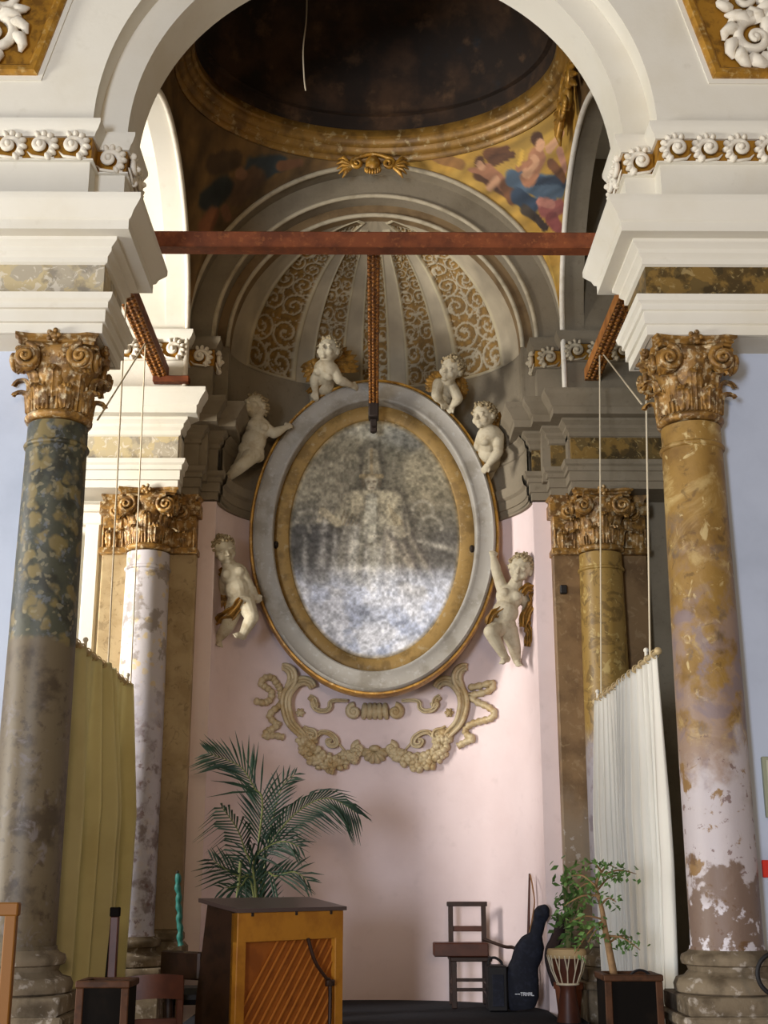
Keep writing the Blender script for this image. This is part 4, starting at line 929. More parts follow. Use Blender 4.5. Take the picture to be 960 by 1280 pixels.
def curtain(sx, mt, label):
    RZ, CX = RZS[sx], XS[sx]
    root = empty('curtain', (sx*CX, 8.4, RZ)); tag(root, label, 'curtain')
    y0, y1 = (7.42, 9.47) if sx > 0 else (7.34, 9.0)
    m = MB().tube([(sx*CX, y0-.06, RZ), (sx*CX, y1+.06, RZ)], .014, n=10)
    for y in (y0-.07, y1+.07): m.ell((sx*CX, y, RZ), .024, 10)
    m.build('rod', METR, root)
    rr = random.Random(3 if sx > 0 else 9); ph = [rr.uniform(0, 6) for _ in range(4)]
    def fn(u, v):
        z = RZ+.012-v*(RZ-.06)
        a = u*2*PI*(15 if sx > 0 else 8)+.9*math.sin(u*7+ph[0]); amp = (.018+.034*min(1, v*3))*(.7+.5*math.sin(u*11+ph[1]))*(1 if sx > 0 else 1.9)
        y = y0+(y1-y0)*u; x = CX
        if sx > 0:
            y = y0+.0+(y1-y0)*u+(1-u)*.34*max(0, v-.45)**1.0*1.1
            fl = max(0, (v-.80)/.20)**1.4*max(0, (u-.55)/.45)
            x -= .30*fl; y -= .30*fl
        else: x -= -.03*v
        top = .006 if v < .02 else 0
        z -= .02*abs(math.sin(u*PI*15))*(1 if v < .01 else 0)
        return (sx*(x+amp*math.sin(a)+.4*amp*math.sin(2*a+ph[2]+v*2)), y+.012*math.sin(a*2+1), z)
    m = MB().sheet(fn, 360, 46, .003); m.build('cloth', mt, root, 180)
    for k in range(12):
        y = y0+.02+(y1-y0-.04)*k/11; m = MB(); m.tube([(sx*CX+.024*math.cos(a), y, RZ-.003+.024*math.sin(a)) for a in [i*PI/8 for i in range(16)]], .0045, n=6, closed=True)
        m.build('ring', METR, root)
    for y in (y0+.25, y1-.05): m = MB().tube([(sx*CX, y, RZ), (sx*CX, y, RZ+.05)], .011, n=8); m.ell((sx*CX, y, RZ+.06), .017, 10); m.build('clip', STUCCO, root)
curtain(1, CURW, 'ivory white curtain hanging from a rod between the two right columns'); curtain(-1, CUR_SHADED, 'shade-toned olive cream curtain hanging from a rod between the two left columns')
# wire trailing down from the dome
P = crom([at(384,-40,8.6), at(383,20,8.6), at(379,60,8.6), at(380,95,8.6), at(382,113,8.6)], 6)
P = [Vector((P[0].x, P[0].y, 8.75))]+P
o = MB().tube(P, .006, n=6).build('hanging_wire', WIRE); tag(o, 'thin pale wire dangling inside the dark dome', 'wire')
# gilded cartouches on the ring
def gilt(px, py, Y, rz, s, label):
    root = empty('gilded_cartouche'); tag(root, label, 'ornament')
    m = MB(); m.ell((0, -.02, 0), (.07*s, .05, .085*s), 16); m.build('boss', GOLD, root)
    for sx in (-1, 1):
        m = MB(); m.tube([(x, -.03-.02*i/30, z) for i, (x, z) in enumerate(spiral(sx*.14*s, 0, .06*s, .015*s, 1.5, PI/2, -sx, 30))], [.022*s*(1-.4*i/30) for i in range(31)], n=8); m.tube([(sx*.14*s, -.03, .06*s), (sx*.06*s, -.03, .09*s), (0, -.03, .10*s)], .02*s, n=8); m.build('scroll', GOLD, root)
        m = MB()
        for k in range(5): a = (-.9+.35*k); m.tube([(sx*.18*s, -.02, -.02*s), (sx*(.18+.10*math.cos(a))*s, -.04, .12*math.sin(a)*s), (sx*(.18+.15*math.cos(a))*s, -.02, .15*math.sin(a)*s-.02)], [.018*s, .02*s, .006*s], n=7)
        m.build('leaf', GOLD, root)
    m = MB()
    for k in range(7): a = PI*(.15+.7*k/6); m.ell((.07*s*math.cos(a), -.05, -.06*s-.03*s*math.sin(a)), (.016*s, .02, .03*s), 8)
    m.build('shell', GOLD, root)
    p = at(px, py, Y); root.location = p; root.rotation_euler.z = rz
gilt(466, 207, 9.79, 0, .95, 'small gilded scroll cartouche at the crown of the niche arch')
p = (1.555, 8.75, 7.22)
root = None
gilt(712, 118, 8.55, -PI/2, 1.5, 'large gilded shell ornament under the dome ring on the right'); 
# spandrel frames on the near wall
def poly_sweep(pts, prof, Y0, name, mt, parent):
    m = MB().sweep(pts, prof, closed=True); m.v = [(x, Y0-z, y) for x, y, z in m.v]; return m.build(name, mt, parent, ang=35)
for sx in (1, -1):
    c = at(890, 100, NY); e = at(846, -14, NY)
    k = Vector((c.x, c.z)); k2 = Vector((e.x, e.z)); d = (k2-k)
    pts = [(k.x, k.y), (k.x+d.x*1.0, k.y+d.y*1.0), (k.x+d.x*2.1-.16, k.y+d.y*2.1), (3.5, k.y+d.y*2.1), (3.5, k.y)]
    if sx < 0: pts = [(-x, z) for x, z in pts]
    else: pts = pts[::-1]
    root = empty('spandrel_panel', (sx*2.4, NY, 6.8)); tag(root, 'gold framed stucco acanthus panel at the top %s corner of the arch wall' % ('left' if sx < 0 else 'right'), 'wall panel')
    n_ = len(pts)
    g = MB(); g.v = [(x, NY-.004, z) for x, z in pts]+[(x, NY+.02, z) for x, z in pts]; g.f = [tuple(range(n_)), tuple(range(n_, 2*n_))[::-1]]+[(i, (i+1) % n_, (i+1) % n_+n_, i+n_) for i in range(n_)]; g.build('ground', GOLDGROUND, root, 0)
    poly_sweep(pts, [(-.03,0),(-.03,.012),(.012,.014),(.012,.0)], NY, 'white_fillet', CREAM, root)
    poly_sweep(pts, [(.0,0),(.0,.03),(.02,.05),(.05,.05),(.07,.03),(.075,.0)], NY, 'gilded_frame', GOLD, root)
    rr = random.Random(4)
    cx0 = sx*(k.x+.26)
    for (dx, dz, R, tr, sg) in ((.02,.27,.15,1.5,1),(.24,.16,.11,1.5,-1),(.28,.42,.17,1.6,1),(-.04,.56,.12,1.4,-1),(.5,.2,.13,1.5,1),(.1,.8,.14,1.4,1),(.42,.72,.16,1.5,-1),(.68,.46,.15,1.5,1)):
        m = MB(); x0 = cx0+sx*dx; z0 = k.y+dz; S = spiral(0, 0, R, R*.14, tr, rr.uniform(0, 6), sg*sx, 40)
        m.tube([(x0+x, NY-.03-.03*i/40, z0+z) for i, (x, z) in enumerate(S)], [.034*(1-.5*i/40)*R/.14 for i in range(41)], n=8)
        m.ell((x0, NY-.05, z0), (R*.2, .03, R*.2), 10)
        for i in range(9):
            a = i*.62+rr.random()*.2; q = sg*sx*.5; m.tube([(x0+R*.85*math.cos(a), NY-.025, z0+R*.85*math.sin(a)), (x0+R*1.12*math.cos(a+q*.35), NY-.05, z0+R*1.12*math.sin(a+q*.35)), (x0+R*1.3*math.cos(a+q*.8), NY-.045, z0+R*1.3*math.sin(a+q*.8)), (x0+R*1.3*math.cos(a+q*1.2), NY-.02, z0+R*1.3*math.sin(a+q*1.2))], [.034*R/.14, .04*R/.14, .03*R/.14, .012*R/.14], n=8)
        m.build('acanthus_scroll', STUCCO, root)
# ================================================================== things on the floor and platform
PZ = .526
DWOOD = mat('dark_brown_wood', (54,34,24), .5, [dict(s=10, lo=.42, hi=.66, c=(34,22,16), a=.8)], bump=(40, .15, .004))
RWOOD = mat('red_brown_wood', (80,42,28), .45, [dict(s=8, lo=.42, hi=.66, c=(64,32,22), a=.8)], bump=(40, .15, .004))
YWOOD = mat('yellow_ochre_wood', (176,118,36), .5, [dict(s=6, lo=.42, hi=.66, c=(146,90,26), a=.7)], bump=(40, .15, .004))
RIBW = mat('rib_wood', (164,98,34), .5)
OWOOD = mat('orange_soundboard', (150,84,28), .5, [dict(s=6, lo=.42, hi=.66, c=(120,62,20), a=.7)])
# ---- upright piano seen from behind
def piano():
    root = empty('upright_piano'); tag(root, 'dark upright piano turned back to front, ochre back frame with slanting soundboard ribs', 'piano')
    # local: back face in plane y=0 looking to -Y, x 0..L ; keyboard on +Y side; z from 0
    L, H, T, B = .94, 1.30, .24, .34
    def prism(prof, x0, x1, mt, nm, par=None):
        m = MB(); n = len(prof); m.v = [(x0, y, z) for y, z in prof]+[(x1, y, z) for y, z in prof]
        m.f = [tuple(range(n)), tuple(range(n, 2*n))[::-1]]+[(i, i+n, (i+1) % n+n, (i+1) % n) for i in range(n)]; return m.build(nm, mt, par or root, 0)
    prof = [(.03, 0), (B, 0), (B-.01, .62), (T+.02, H+.03), (.03, H-.03)]
    prism(prof, 0, .035, DWOOD, 'side_panel'); prism(prof, L-.035, L, DWOOD, 'side_panel')
    prism([(B-.03, .06), (B-.005, .06), (B-.015, .60), (B-.04, .60)], .035, L-.035, DWOOD, 'lower_panel'); prism([(B-.04, .9), (B-.015, .9), (T+.02, H-.03), (T-.005, H-.03)], .035, L-.035, DWOOD, 'upper_panel')
    prism([(-.015, H-.03), (T+.08, H+.045), (T+.08, H+.075), (-.015, H)], -.02, L+.02, mat('lid_wood', (78,62,60), .3, spec=.6), 'lid')
    m = MB()
    for a, b in ((0, .075), (L-.075, L)): m.box(a, b, -.005, .05, 0, H-.03, ch=.004)
    m.box(0, L, -.006, .05, H-.25, H-.03, ch=.004); m.box(0, L, -.005, .05, 0, .12, ch=.004); bf = m.build('back_frame', YWOOD, root, 0)
    m = MB(); m.box(.07, L-.07, .03, .045, .1, H-.24); m.build('soundboard', OWOOD, root, 0)
    for k in range(15):
        x0 = -.05+k*.075; m = MB(); p = Vector((x0-.14, .022, .12)); q = Vector((x0+.42, .022, H-.25))
        ts = [(t/30) for t in range(31) if .078 < (p.x+(q.x-p.x)*t/30) < L-.078]
        if len(ts) > 2: a, b = p.lerp(q, ts[0]), p.lerp(q, ts[-1]); m.tube([a, b], .008, n=6); m.build('rib', RIBW, root)
    m = MB(); P = crom([(.60, -.012, H-.24), (.66, -.02, H-.42), (.76, -.02, H-.55), (.80, -.02, H-.60), (.80, -.02, .35), (.79, -.02, .16)], 6); m.tube(P, .012, n=7); m.box(.77, .84, -.03, .0, H-.62, H-.57, ch=.006); m.build('cord', DWOOD, root)
    for x in (.12, .5, .82): MB().box(x-.012, x+.012, -.008, .0, H-.06, H-.03, ch=.002).build('hinge', DARKI, root, 0)
    # keyboard
    MB().box(0, .05, B-.02, B+.33, .76, .97, ch=.012).build('key_cheek', DWOOD, root, 0); MB().box(L-.05, L, B-.02, B+.33, .76, .97, ch=.012).build('key_cheek', DWOOD, root, 0)
    MB().box(.05, L-.05, B-.02, B+.30, .76, .84, ch=.006).build('key_bed', DWOOD, root, 0)
    kw = mat('piano_keys', (226,222,210), .35, [dict(k='wave', s=14, lo=.02, hi=.0, c=(40,40,40), dist=0)])
    MB().box(.052, L-.052, B+.02, B+.26, .84, .87, ch=.003).build('keys', kw, root, 0)
    for a in (0, L-.05): m = MB(); m.tube([(a+.025, B+.26, .78), (a+.025, B+.26, .6), (a+.025, B+.24, .1), (a+.025, B+.27, .0)], [.035, .028, .024, .035], n=10); m.build('leg', DWOOD, root)
    return root
pr = piano(); c = at(297, 1136, 7.9)
pr.location = (c.x, c.y, .302); pr.rotation_euler.z = math.radians(50)
pr.scale.z = (c.z-.302)/1.30
# ---- palm in a pot behind the piano
POT = mat('terracotta_pot', (130,74,48), .8, [dict(s=8, lo=.45, hi=.7, c=(96,56,38), a=.7)])
SOIL = mat('soil', (44,32,24), .95)
PALMG = mat('dark_palm_green', (40,62,44), .5, [dict(s=8, lo=.4, hi=.65, c=(26,42,34), a=.8)], trans=.15)
STEMG = mat('palm_stalk', (104,108,62), .6)
root = empty('potted_palm'); PY_ = 9.72; base = at(330, 1200, PY_); base.z = PZ; root.location = base
tag(root, 'tall dark green potted palm rising behind the piano, feathery arching fronds', 'plant')
MB().lathe([(.11, PZ), (.15, PZ+.18), (.165, PZ+.26), (.18, PZ+.26), (.18, PZ+.30), (.155, PZ+.30), (.15, PZ+.27)], 28, M=Matrix.Translation((base.x, base.y, 0))).build('pot', POT, root)
MB().lathe([(.0, PZ+.28), (.152, PZ+.275)], 28, M=Matrix.Translation((base.x, base.y, 0)), cap=False).build('soil', SOIL, root)
def frond(ctrl, leaf0, ln, nl, droop, spread=1.0):
    P = crom([(base.x+random.uniform(-.03, .03), base.y, PZ+.27)]+[at(*c) for c in ctrl], 10); N = len(P)
    st = MB().tube(P, [.011*(1-.8*i/(N-1)) for i in range(N)], n=6).build('frond', STEMG, root)
    m = MB(); rr = random.Random(int(ctrl[-1][0]))
    acc = [0]
    for i in range(1, N): acc.append(acc[-1]+(P[i]-P[i-1]).length)
    nl = int(nl*1.6)
    for k in range(nl):
        t = leaf0+(1-leaf0)*k/(nl-1); s = t*acc[-1]; i = max(1, next((j for j in range(N) if acc[j] >= s-1e-9), N-1)); T = (P[i]-P[i-1]).normalized()
        p = P[i-1].lerp(P[i], (s-acc[i-1])/max(1e-6, acc[i]-acc[i-1]))
        u = T.cross(Vector((0, 1, 0))); u = u.normalized() if u.length > .1 else Vector((1, 0, 0)); v = Vector((0, -1, 0))
        for sd in (-1, 1):
            q = (k+1)/nl; L = ln*(.55+.75*math.sin(PI*min(1, .15+.8*q)))*(1 if k < nl-2 else .7)*rr.uniform(.85, 1.1)
            d = (T*(.75+.3*q)+u*sd*.62*spread+v*rr.uniform(-.35, .45)).normalized(); dn = Vector((0, 0, -1))
            C = [p, p+d*L*.55+dn*droop*L*.15, p+d*L*1.1+dn*droop*L*.62]
            w = (d.cross(v)).normalized()*.0075
            vs = []
            for (c_, kk) in zip(C, (.5, 1, .08)): vs += [c_-w*kk, c_+v*.003, c_+w*kk]
            m.add(vs, [(0,1,4,3),(1,2,5,4),(3,4,7,6),(4,5,8,7)])
    m.build('leaflets', PALMG, st, 180)
frond([(322,1080,9.7),(328,1003,9.62),(318,985,9.6),(300,958,9.56),(262,942,9.5)], .52, .25, 20, .25)
frond([(327,1090,9.72),(345,1045,9.66),(378,1010,9.6),(412,998,9.52),(446,1016,9.45)], .50, .22, 22, .9)
frond([(318,1090,9.68),(322,1068,9.6),(350,1052,9.5),(374,1058,9.4)], .45, .20, 13, .4)
frond([(318,1100,9.66),(306,1062,9.6),(296,1035,9.5),(278,1010,9.42)], .5, .26, 14, 1.3)
frond([(330,1100,9.7),(345,1095,9.6),(368,1090,9.5),(384,1100,9.45)], .35, .22, 12, .3)
frond([(318,1104,9.7),(300,1096,9.6),(280,1085,9.52),(266,1075,9.5)], .35, .22, 12, .3)
frond([(314,1104,9.66),(300,1108,9.58),(280,1110,9.5)], .3, .2, 9, .4)
frond([(330,1095,9.9),(340,1030,9.95),(352,985,9.95),(368,968,9.95)], .6, .16, 10, .3)
m = MB(); a = at(297, 1118, 9.6); b = at(301, 1075, 9.6); m.tube([(a.x, a.y, PZ+.27), tuple(a), tuple(b)], .012, n=7); m.build('cut_stalk', STEMG, root)
# ---- chair, bench board, strap, sticks, bags, drum on the platform
def chair():
    root = empty('wooden_chair'); tag(root, 'small dark wooden chair with open ladder back against the pink wall', 'chair')
    c0 = at(563, 1128, 10.72); c1 = at(604, 1128, 10.72); x0, x1 = c0.x, c1.x; yb = 10.72; top = c0.z+.0
    y0 = yb-.36
    for x in (x0, x1):
        MB().box(x-.019, x+.019, yb-.018, yb+.018, PZ, top, ch=.004).build('back_post', DWOOD, root, 0)
        MB().box(x-.02, x+.02, y0-.02, y0+.02, PZ, PZ+.34, ch=.004).build('leg', DWOOD, root, 0)
    MB().box(x0-.03, x1+.03, yb-.02, yb+.016, top-.03, top+.006, ch=.004).build('top_rail', DWOOD, root, 0)
    z = at(580, 1161, yb).z; MB().box(x0, x1, yb-.012, yb+.012, z-.02, z+.022, ch=.004).build('back_slat', RWOOD, root, 0)
    MB().box(x0-.03, x1+.03, y0-.03, yb-.02, PZ+.335, PZ+.37, ch=.006).build('seat', DWOOD, root, 0)
    for zz in (.12, .19):
        m = MB(); m.box(x0, x1, y0-.01, y0+.01, PZ+zz, PZ+zz+.025); 
        for x in (x0, x1): m.box(x-.01, x+.01, y0, yb, PZ+zz-.03, PZ+zz-.008)
        m.build('stretcher', DWOOD, root, 0)
    return x0, x1, y0, yb
x0, x1, y0, yb = chair()
zs = PZ+.372; a = at(542, 1187, y0-.02)
o = MB().box(a.x, x1+.0, y0-.06, y0+.16, zs, zs+.10, ch=.008).build('wooden_box', RWOOD, None, 0); tag(o, 'long red-brown wooden box lying across the chair seat', 'box')
P = crom([(x1-.02, y0+.20, zs+.12), at(630, 1183, y0+.02), at(640, 1184, y0-.06), at(646, 1187, y0-.1), at(648, 1190, y0-.1)], 6)
o = MB().tube(P, [.013]*(len(P)-6)+[.014-.0015*i for i in range(6)], n=8).build('bent_stick', DWOOD); tag(o, 'thin dark stick with a bent end sticking out from the chair to the bags', 'stick')
BLK = mat('black_case_cloth', (24,26,36), .8, [dict(s=30, lo=.45, hi=.7, c=(36,40,54), a=.8)])
BLK2 = mat('black_leatherette', (20,18,20), .6)
# amplifier behind the gig bag
root = empty('amplifier'); tag(root, 'low black box amplifier on the platform between chair and guitar bag', 'amplifier')
a = at(608, 1206, 10.2); b = at(632, 1206, 10.2); MB().box(a.x, b.x, 10.06, 10.30, PZ, a.z, ch=.012).build('cabinet', BLK2, root, 0)
MB().box(a.x+.03, b.x-.03, 10.052, 10.06, PZ+.04, a.z-.06, ch=.002).build('speaker_cloth', BLK, root, 0)
m = MB(); c = at(619, 1202, 10.2); m.tube(crom([(c.x-.05, 10.2, a.z-.005), (c.x-.045, 10.2, a.z+.04), (c.x, 10.2, a.z+.05), (c.x+.045, 10.2, a.z+.02), (c.x+.05, 10.2, a.z-.005)], 5), .01, n=8); m.build('handle', BLK2, root)
def gig_bag(outline, Y0, Y1, mt, name, label, logo=False):
    """soft instrument bag: outline = [(px, py, half width in px)] from foot to head"""
    root = empty(name); tag(root, label, 'instrument bag')
    P = []; 
    for i, (px, py, hw) in enumerate(outline):
        t = i/(len(outline)-1); Y = Y0+(Y1-Y0)*t; q = at(px, py, Y); P.append((q, hw*Y/1600*.98))
    C = crom([p for p, _ in P], 6); W = np.interp(np.linspace(0, 1, len(C)), np.linspace(0, 1, len(P)), [w for _, w in P])
    m = MB(); n = 24
    for i, c in enumerate(C):
        T = (C[min(i+1, len(C)-1)]-C[max(i-1, 0)]).normalized(); u = T.cross(Vector((0, 1, 0))).normalized(); w = u.cross(T)
        for k in range(n):
            a = 2*PI*k/n; ca, sa = math.cos(a), math.sin(a); e = .6
            m.v.append(c+u*W[i]*math.copysign(abs(ca)**e, ca)+w*min(.062, W[i]*.9)*math.copysign(abs(sa)**e, sa))
    N = len(C)
    for i in range(N-1):
        for k in range(n): m.f.append((i*n+k, i*n+(k+1) % n, (i+1)*n+(k+1) % n, (i+1)*n+k))
    m.f.append(tuple(range(n))[::-1]); m.f.append(tuple((N-1)*n+k for k in range(n)))
    m.build('body', mt, root, 60)
    z = MB()
    for sgn in (-1, 1):
        z.tube([c+(C[min(i+1, N-1)]-C[max(i-1, 0)]).normalized().cross(Vector((0, 1, 0))).normalized()*W[i]*sgn*1.0 for i, c in enumerate(C)], .006, n=6)
    z.build('piping', BLK2, root)
    return root, C
root, C = gig_bag([(652,1259,16),(651,1246,21),(652,1222,20),(656,1204,16),(661,1190,17),(666,1178,14),(670,1168,7),(674,1152,7),(677,1142,9),(679,1136,7),(679,1133,3)], 10.16, 10.02, BLK, 'guitar_bag', 'black guitar gig bag with small white lettering, neck leaning right toward the wall')
W_ = mat('white_print', (214,216,222), .6)
m = MB(); q0 = at(644, 1245.0, 10.068); px = .0063
glyph = {'R': ["11110","10001","11110","10010","10001"], 'O': ["01110","10001","10001","10001","01110"], 'K': ["10010","10100","11000","10100","10010"], 'T': ["11111","00100","00100","00100","00100"], 'M': ["10001","11011","10101","10001","10001"], 'A': ["01110","10001","11111","10001","10001"], 'L': ["10000","10000","10000","10000","11111"], '-': ["00000","00000","11111","00000","00000"]}
x = 0
for ch in '--TRMAL':
    for r, row in enumerate(glyph[ch]):
        for c_, b in enumerate(row):
            if b == '1': xx = q0.x+(x+c_)*.0034; zz = q0.z+(4-r)*.0050; m.box(xx, xx+.0034, q0.y-.0005, q0.y+.05, zz, zz+.0050)
    x += 6
m.build('white_lettering', W_, root, 0)
root, C2 = gig_bag([(700,1230,9),(692,1205,9),(690,1190,8),(694,1176,6),(699,1164,6),(703,1152,7),(705,1146,6)], 9.93, 9.96, mat('dark_brown_cloth', (48,34,32), .85), 'instrument_bag', 'narrow dark brown instrument bag leaning between guitar bag and drum')
# tall flute-like stick with its strap
root = empty('walking_stick'); tag(root, 'tall thin brown stick with a hanging strap, upright against the wall behind the guitar bag', 'stick')
a, b = at(658, 1235, 10.34), at(662, 1092, 10.38); a.z = PZ+.002
MB().tube([a, a.lerp(b, .5), b], [.013, .012, .008], n=8).build('shaft', RWOOD, root); m = MB().tube(crom([at(663,1094,10.36), at(666,1110,10.26), at(668,1128,10.25), at(665,1150,10.25), at(661,1170,10.22)], 6), .006, n=6); m.build('strap', mat('tan_strap', (140,100,62), .7), root)
# djembe
root = empty('djembe_drum'); q = at(708, 1186, 9.36); tag(root, 'brown goblet drum with laced cords, at the right end beside the guitar bags', 'drum')
M = Matrix.Translation((q.x, q.y, 0)); zt = q.z; H_ = zt-PZ
MB().lathe([(.085, PZ+.0), (.075, PZ+.05), (.058, PZ+H_*.35), (.052, PZ+H_*.45), (.075, PZ+H_*.55), (.118, PZ+H_*.8), (.125, zt-.015)], 28, M=M).build('shell', RWOOD, root)
MB().lathe([(.125, zt-.06), (.136, zt-.05), (.136, zt-.02), (.128, zt), (.0, zt+.004)], 28, M=M, cap=False).build('skin', mat('drum_skin', (188,160,116), .7), root)
m = MB()
for k in range(24):
    a = 2*PI*k/24; b = a+PI/24*(1 if k % 2 else -1); m.tube([(q.x+.136*math.cos(a), q.y+.136*math.sin(a), zt-.04), (q.x+.108*math.cos(b), q.y+.108*math.sin(b), PZ+H_*.70), (q.x+.07*math.cos(b), q.y+.07*math.sin(b), PZ+H_*.52)], .0045, n=5)
m.tube([(q.x+.074*math.cos(2*PI*k/24), q.y+.074*math.sin(2*PI*k/24), PZ+H_*.52) for k in range(24)], .008, n=6, closed=True); m.build('lacing', WIRE, root)
# ---- young tree in the dark box at the right
FOL = mat('young_leaf_green', (96,128,66), .5, [dict(s=12, lo=.4, hi=.65, c=(70,104,56), a=.8)], trans=.25)
BARK = mat('pale_bark', (136,106,72), .75, [dict(s=14, lo=.42, hi=.65, c=(96,72,48), a=.7)])
root = empty('planter_tree'); PX = 1.33; c = at(785, 1219, 7.1)
tag(root, 'spindly young tree in a tall dark wooden box before the white curtain', 'plant'); zt = c.z; root.location = (c.x, 7.1, 0)
RIMW = mat('rim_wood', (74,46,28), .6, [dict(s=12, lo=.45, hi=.68, c=(44,28,18), a=.8)], spec=.15)
def planter(root, cx, cy, zt, w, rimc, dk):
    m = MB(); hw = w/2
    m.box(cx-hw, cx+hw, cy-hw, cy-hw+.02, .0, zt-.0, ch=.004); m.box(cx-hw, cx+hw, cy+hw-.02, cy+hw, .0, zt, ch=.004); m.box(cx-hw, cx-hw+.02, cy-hw, cy+hw, .0, zt, ch=.004); m.box(cx+hw-.02, cx+hw, cy-hw, cy+hw, .0, zt, ch=.004); m.box(cx-hw+.01, cx+hw-.01, cy-hw+.01, cy+hw-.01, .0, .04)
    m.build('planter_box', dk, root, 0)
    m = MB()
    for (a, b, c_, d) in ((-hw-.01, hw+.01, -hw-.012, -hw+.028), (-hw-.01, hw+.01, hw-.028, hw+.012), (-hw-.01, -hw+.028, -hw, hw), (hw-.028, hw+.01, -hw, hw)): m.box(cx+a, cx+b, cy+c_, cy+d, zt-.02, zt+.012, ch=.005)
    m.build('rim', rimc, root, 0)
    for sx in (-1, 1): MB().box(cx+sx*(hw-.012)-.018, cx+sx*(hw-.012)+.018, cy-hw-.008, cy-hw+.006, .0, zt-.02, ch=.004).build('corner_post', rimc, root, 0)
    MB().box(cx-hw+.02, cx+hw-.02, cy-hw+.02, cy+hw-.02, zt-.09, zt-.06).build('soil', SOIL, root, 0)
BOXW = mat('nearly_black_wood', (16,13,11), .9, [dict(s=9, lo=.45, hi=.7, c=(26,20,15), a=.7)], spec=.08)
planter(root, c.x, 7.1, zt, .285, RIMW, BOXW)
m = MB().tube([(c.x+.06*math.cos(a)+.05, 7.03, zt-.03+.06*math.sin(a)) for a in [PI*i/12 for i in range(13)]], .007, n=6); m.build('handle', BLK2, root)
TR = crom([(c.x-.06, 7.12, zt-.07), at(762, 1190, 7.14), at(757, 1165, 7.16), at(752, 1135, 7.18), at(745, 1108, 7.2), at(752, 1088, 7.2)], 6)
m = MB().tube(TR, [.022*(1-.72*i/(len(TR)-1)) for i in range(len(TR))], n=8)
rr = random.Random(5); LV = []
tips = [((745,1108),(715,1092)),((747,1112),(775,1092)),((752,1095),(795,1090)),((752,1090),(735,1078)),((750,1120),(705,1130)),((755,1150),(712,1150)),((756,1160),(735,1175)),((760,1180),(790,1170)),((758,1170),(800,1185)),((745,1108),(722,1110)),((752,1130),(770,1125)),((755,1150),(718,1190)),((752,1090),(768,1082))]
for (a, b) in tips:
    p = at(*a, 7.18); q2 = at(*b, 7.18+rr.uniform(-.14, .14)); C = crom([p, p.lerp(q2, .5)+Vector((0, 0, .02)), q2+Vector((0, 0, -.01))], 5); m.tube(C, [.007*(1-.7*i/(len(C)-1)) for i in range(len(C))], n=5)
    for k in range(24): LV.append(C[int(rr.uniform(.25, 1)*(len(C)-1))]+Vector((rr.uniform(-.045, .045), rr.uniform(-.06, .06), rr.uniform(-.05, .035))))
m.build('trunk', BARK, root)
m = MB()
for p in LV:
    d = Vector((rr.gauss(0, 1), rr.gauss(0, 1), rr.gauss(-.5, .7))).normalized(); s = d.orthogonal().normalized(); s = Matrix.Rotation(rr.uniform(0, 6), 3, d) @ s; n = d.cross(s); L = rr.uniform(.026, .048); w = L*.27
    m.add([p, p+d*L*.4+s*w, p+d*L*.45-n*.006, p+d*L*.4-s*w, p+d*L], [(0,1,2),(0,2,3),(1,4,2),(2,4,3)])
m.build('foliage', FOL, root, 180)
# leafy plant behind the drum
root = empty('leafy_plant'); q = at(719, 1200, 9.57); tag(root, 'bushy green plant in a pot between the drum and the brown pilaster', 'plant'); root.location = (q.x, 9.57, PZ)
q.x = 1.37
MB().lathe([(.075, PZ), (.095, PZ+.2), (.105, PZ+.2), (.105, PZ+.24), (.09, PZ+.24), (.0, PZ+.21)], 24, M=Matrix.Translation((q.x, 9.57, 0)), cap=False).build('pot', POT, root)
m = MB(); LV = []
for k in range(11):
    t = at(rr.uniform(702, 742), rr.uniform(1085, 1170), 9.52+rr.uniform(-.12, .06)); C = crom([(q.x, 9.57, PZ+.2), (q.x+(t.x-q.x)*.3, 9.57, PZ+.2+(t.z-PZ)*.55), t], 6); m.tube(C, [.006*(1-.6*i/(len(C)-1)) for i in range(len(C))], n=5)
    for j in range(16): LV.append(C[int(rr.uniform(.35, 1)*(len(C)-1))]+Vector((rr.gauss(0, .05), rr.gauss(0, .05), rr.gauss(0, .05))))
m.build('stems', STEMG, root); m = MB()
for p in LV:
    d = Vector((rr.gauss(0, 1), rr.gauss(0, 1), rr.gauss(-.3, .7))).normalized(); s = d.orthogonal().normalized(); n = d.cross(s); L = rr.uniform(.045, .085); w = L*.28
    m.add([p, p+d*L*.4+s*w, p+d*L*.45-n*.006, p+d*L*.4-s*w, p+d*L], [(0,1,2),(0,2,3),(1,4,2),(2,4,3)])
m.build('foliage', FOL, root, 180)
# terracotta step under the curtain foot
o = MB().box(1.0, 1.24, 8.3, 8.75, .001, .52, ch=.01).build('red_crate', mat('dull_red_paint', (116,44,40), .6), None, 0); tag(o, 'dull red crate on the floor by the foot of the white curtain', 'crate')
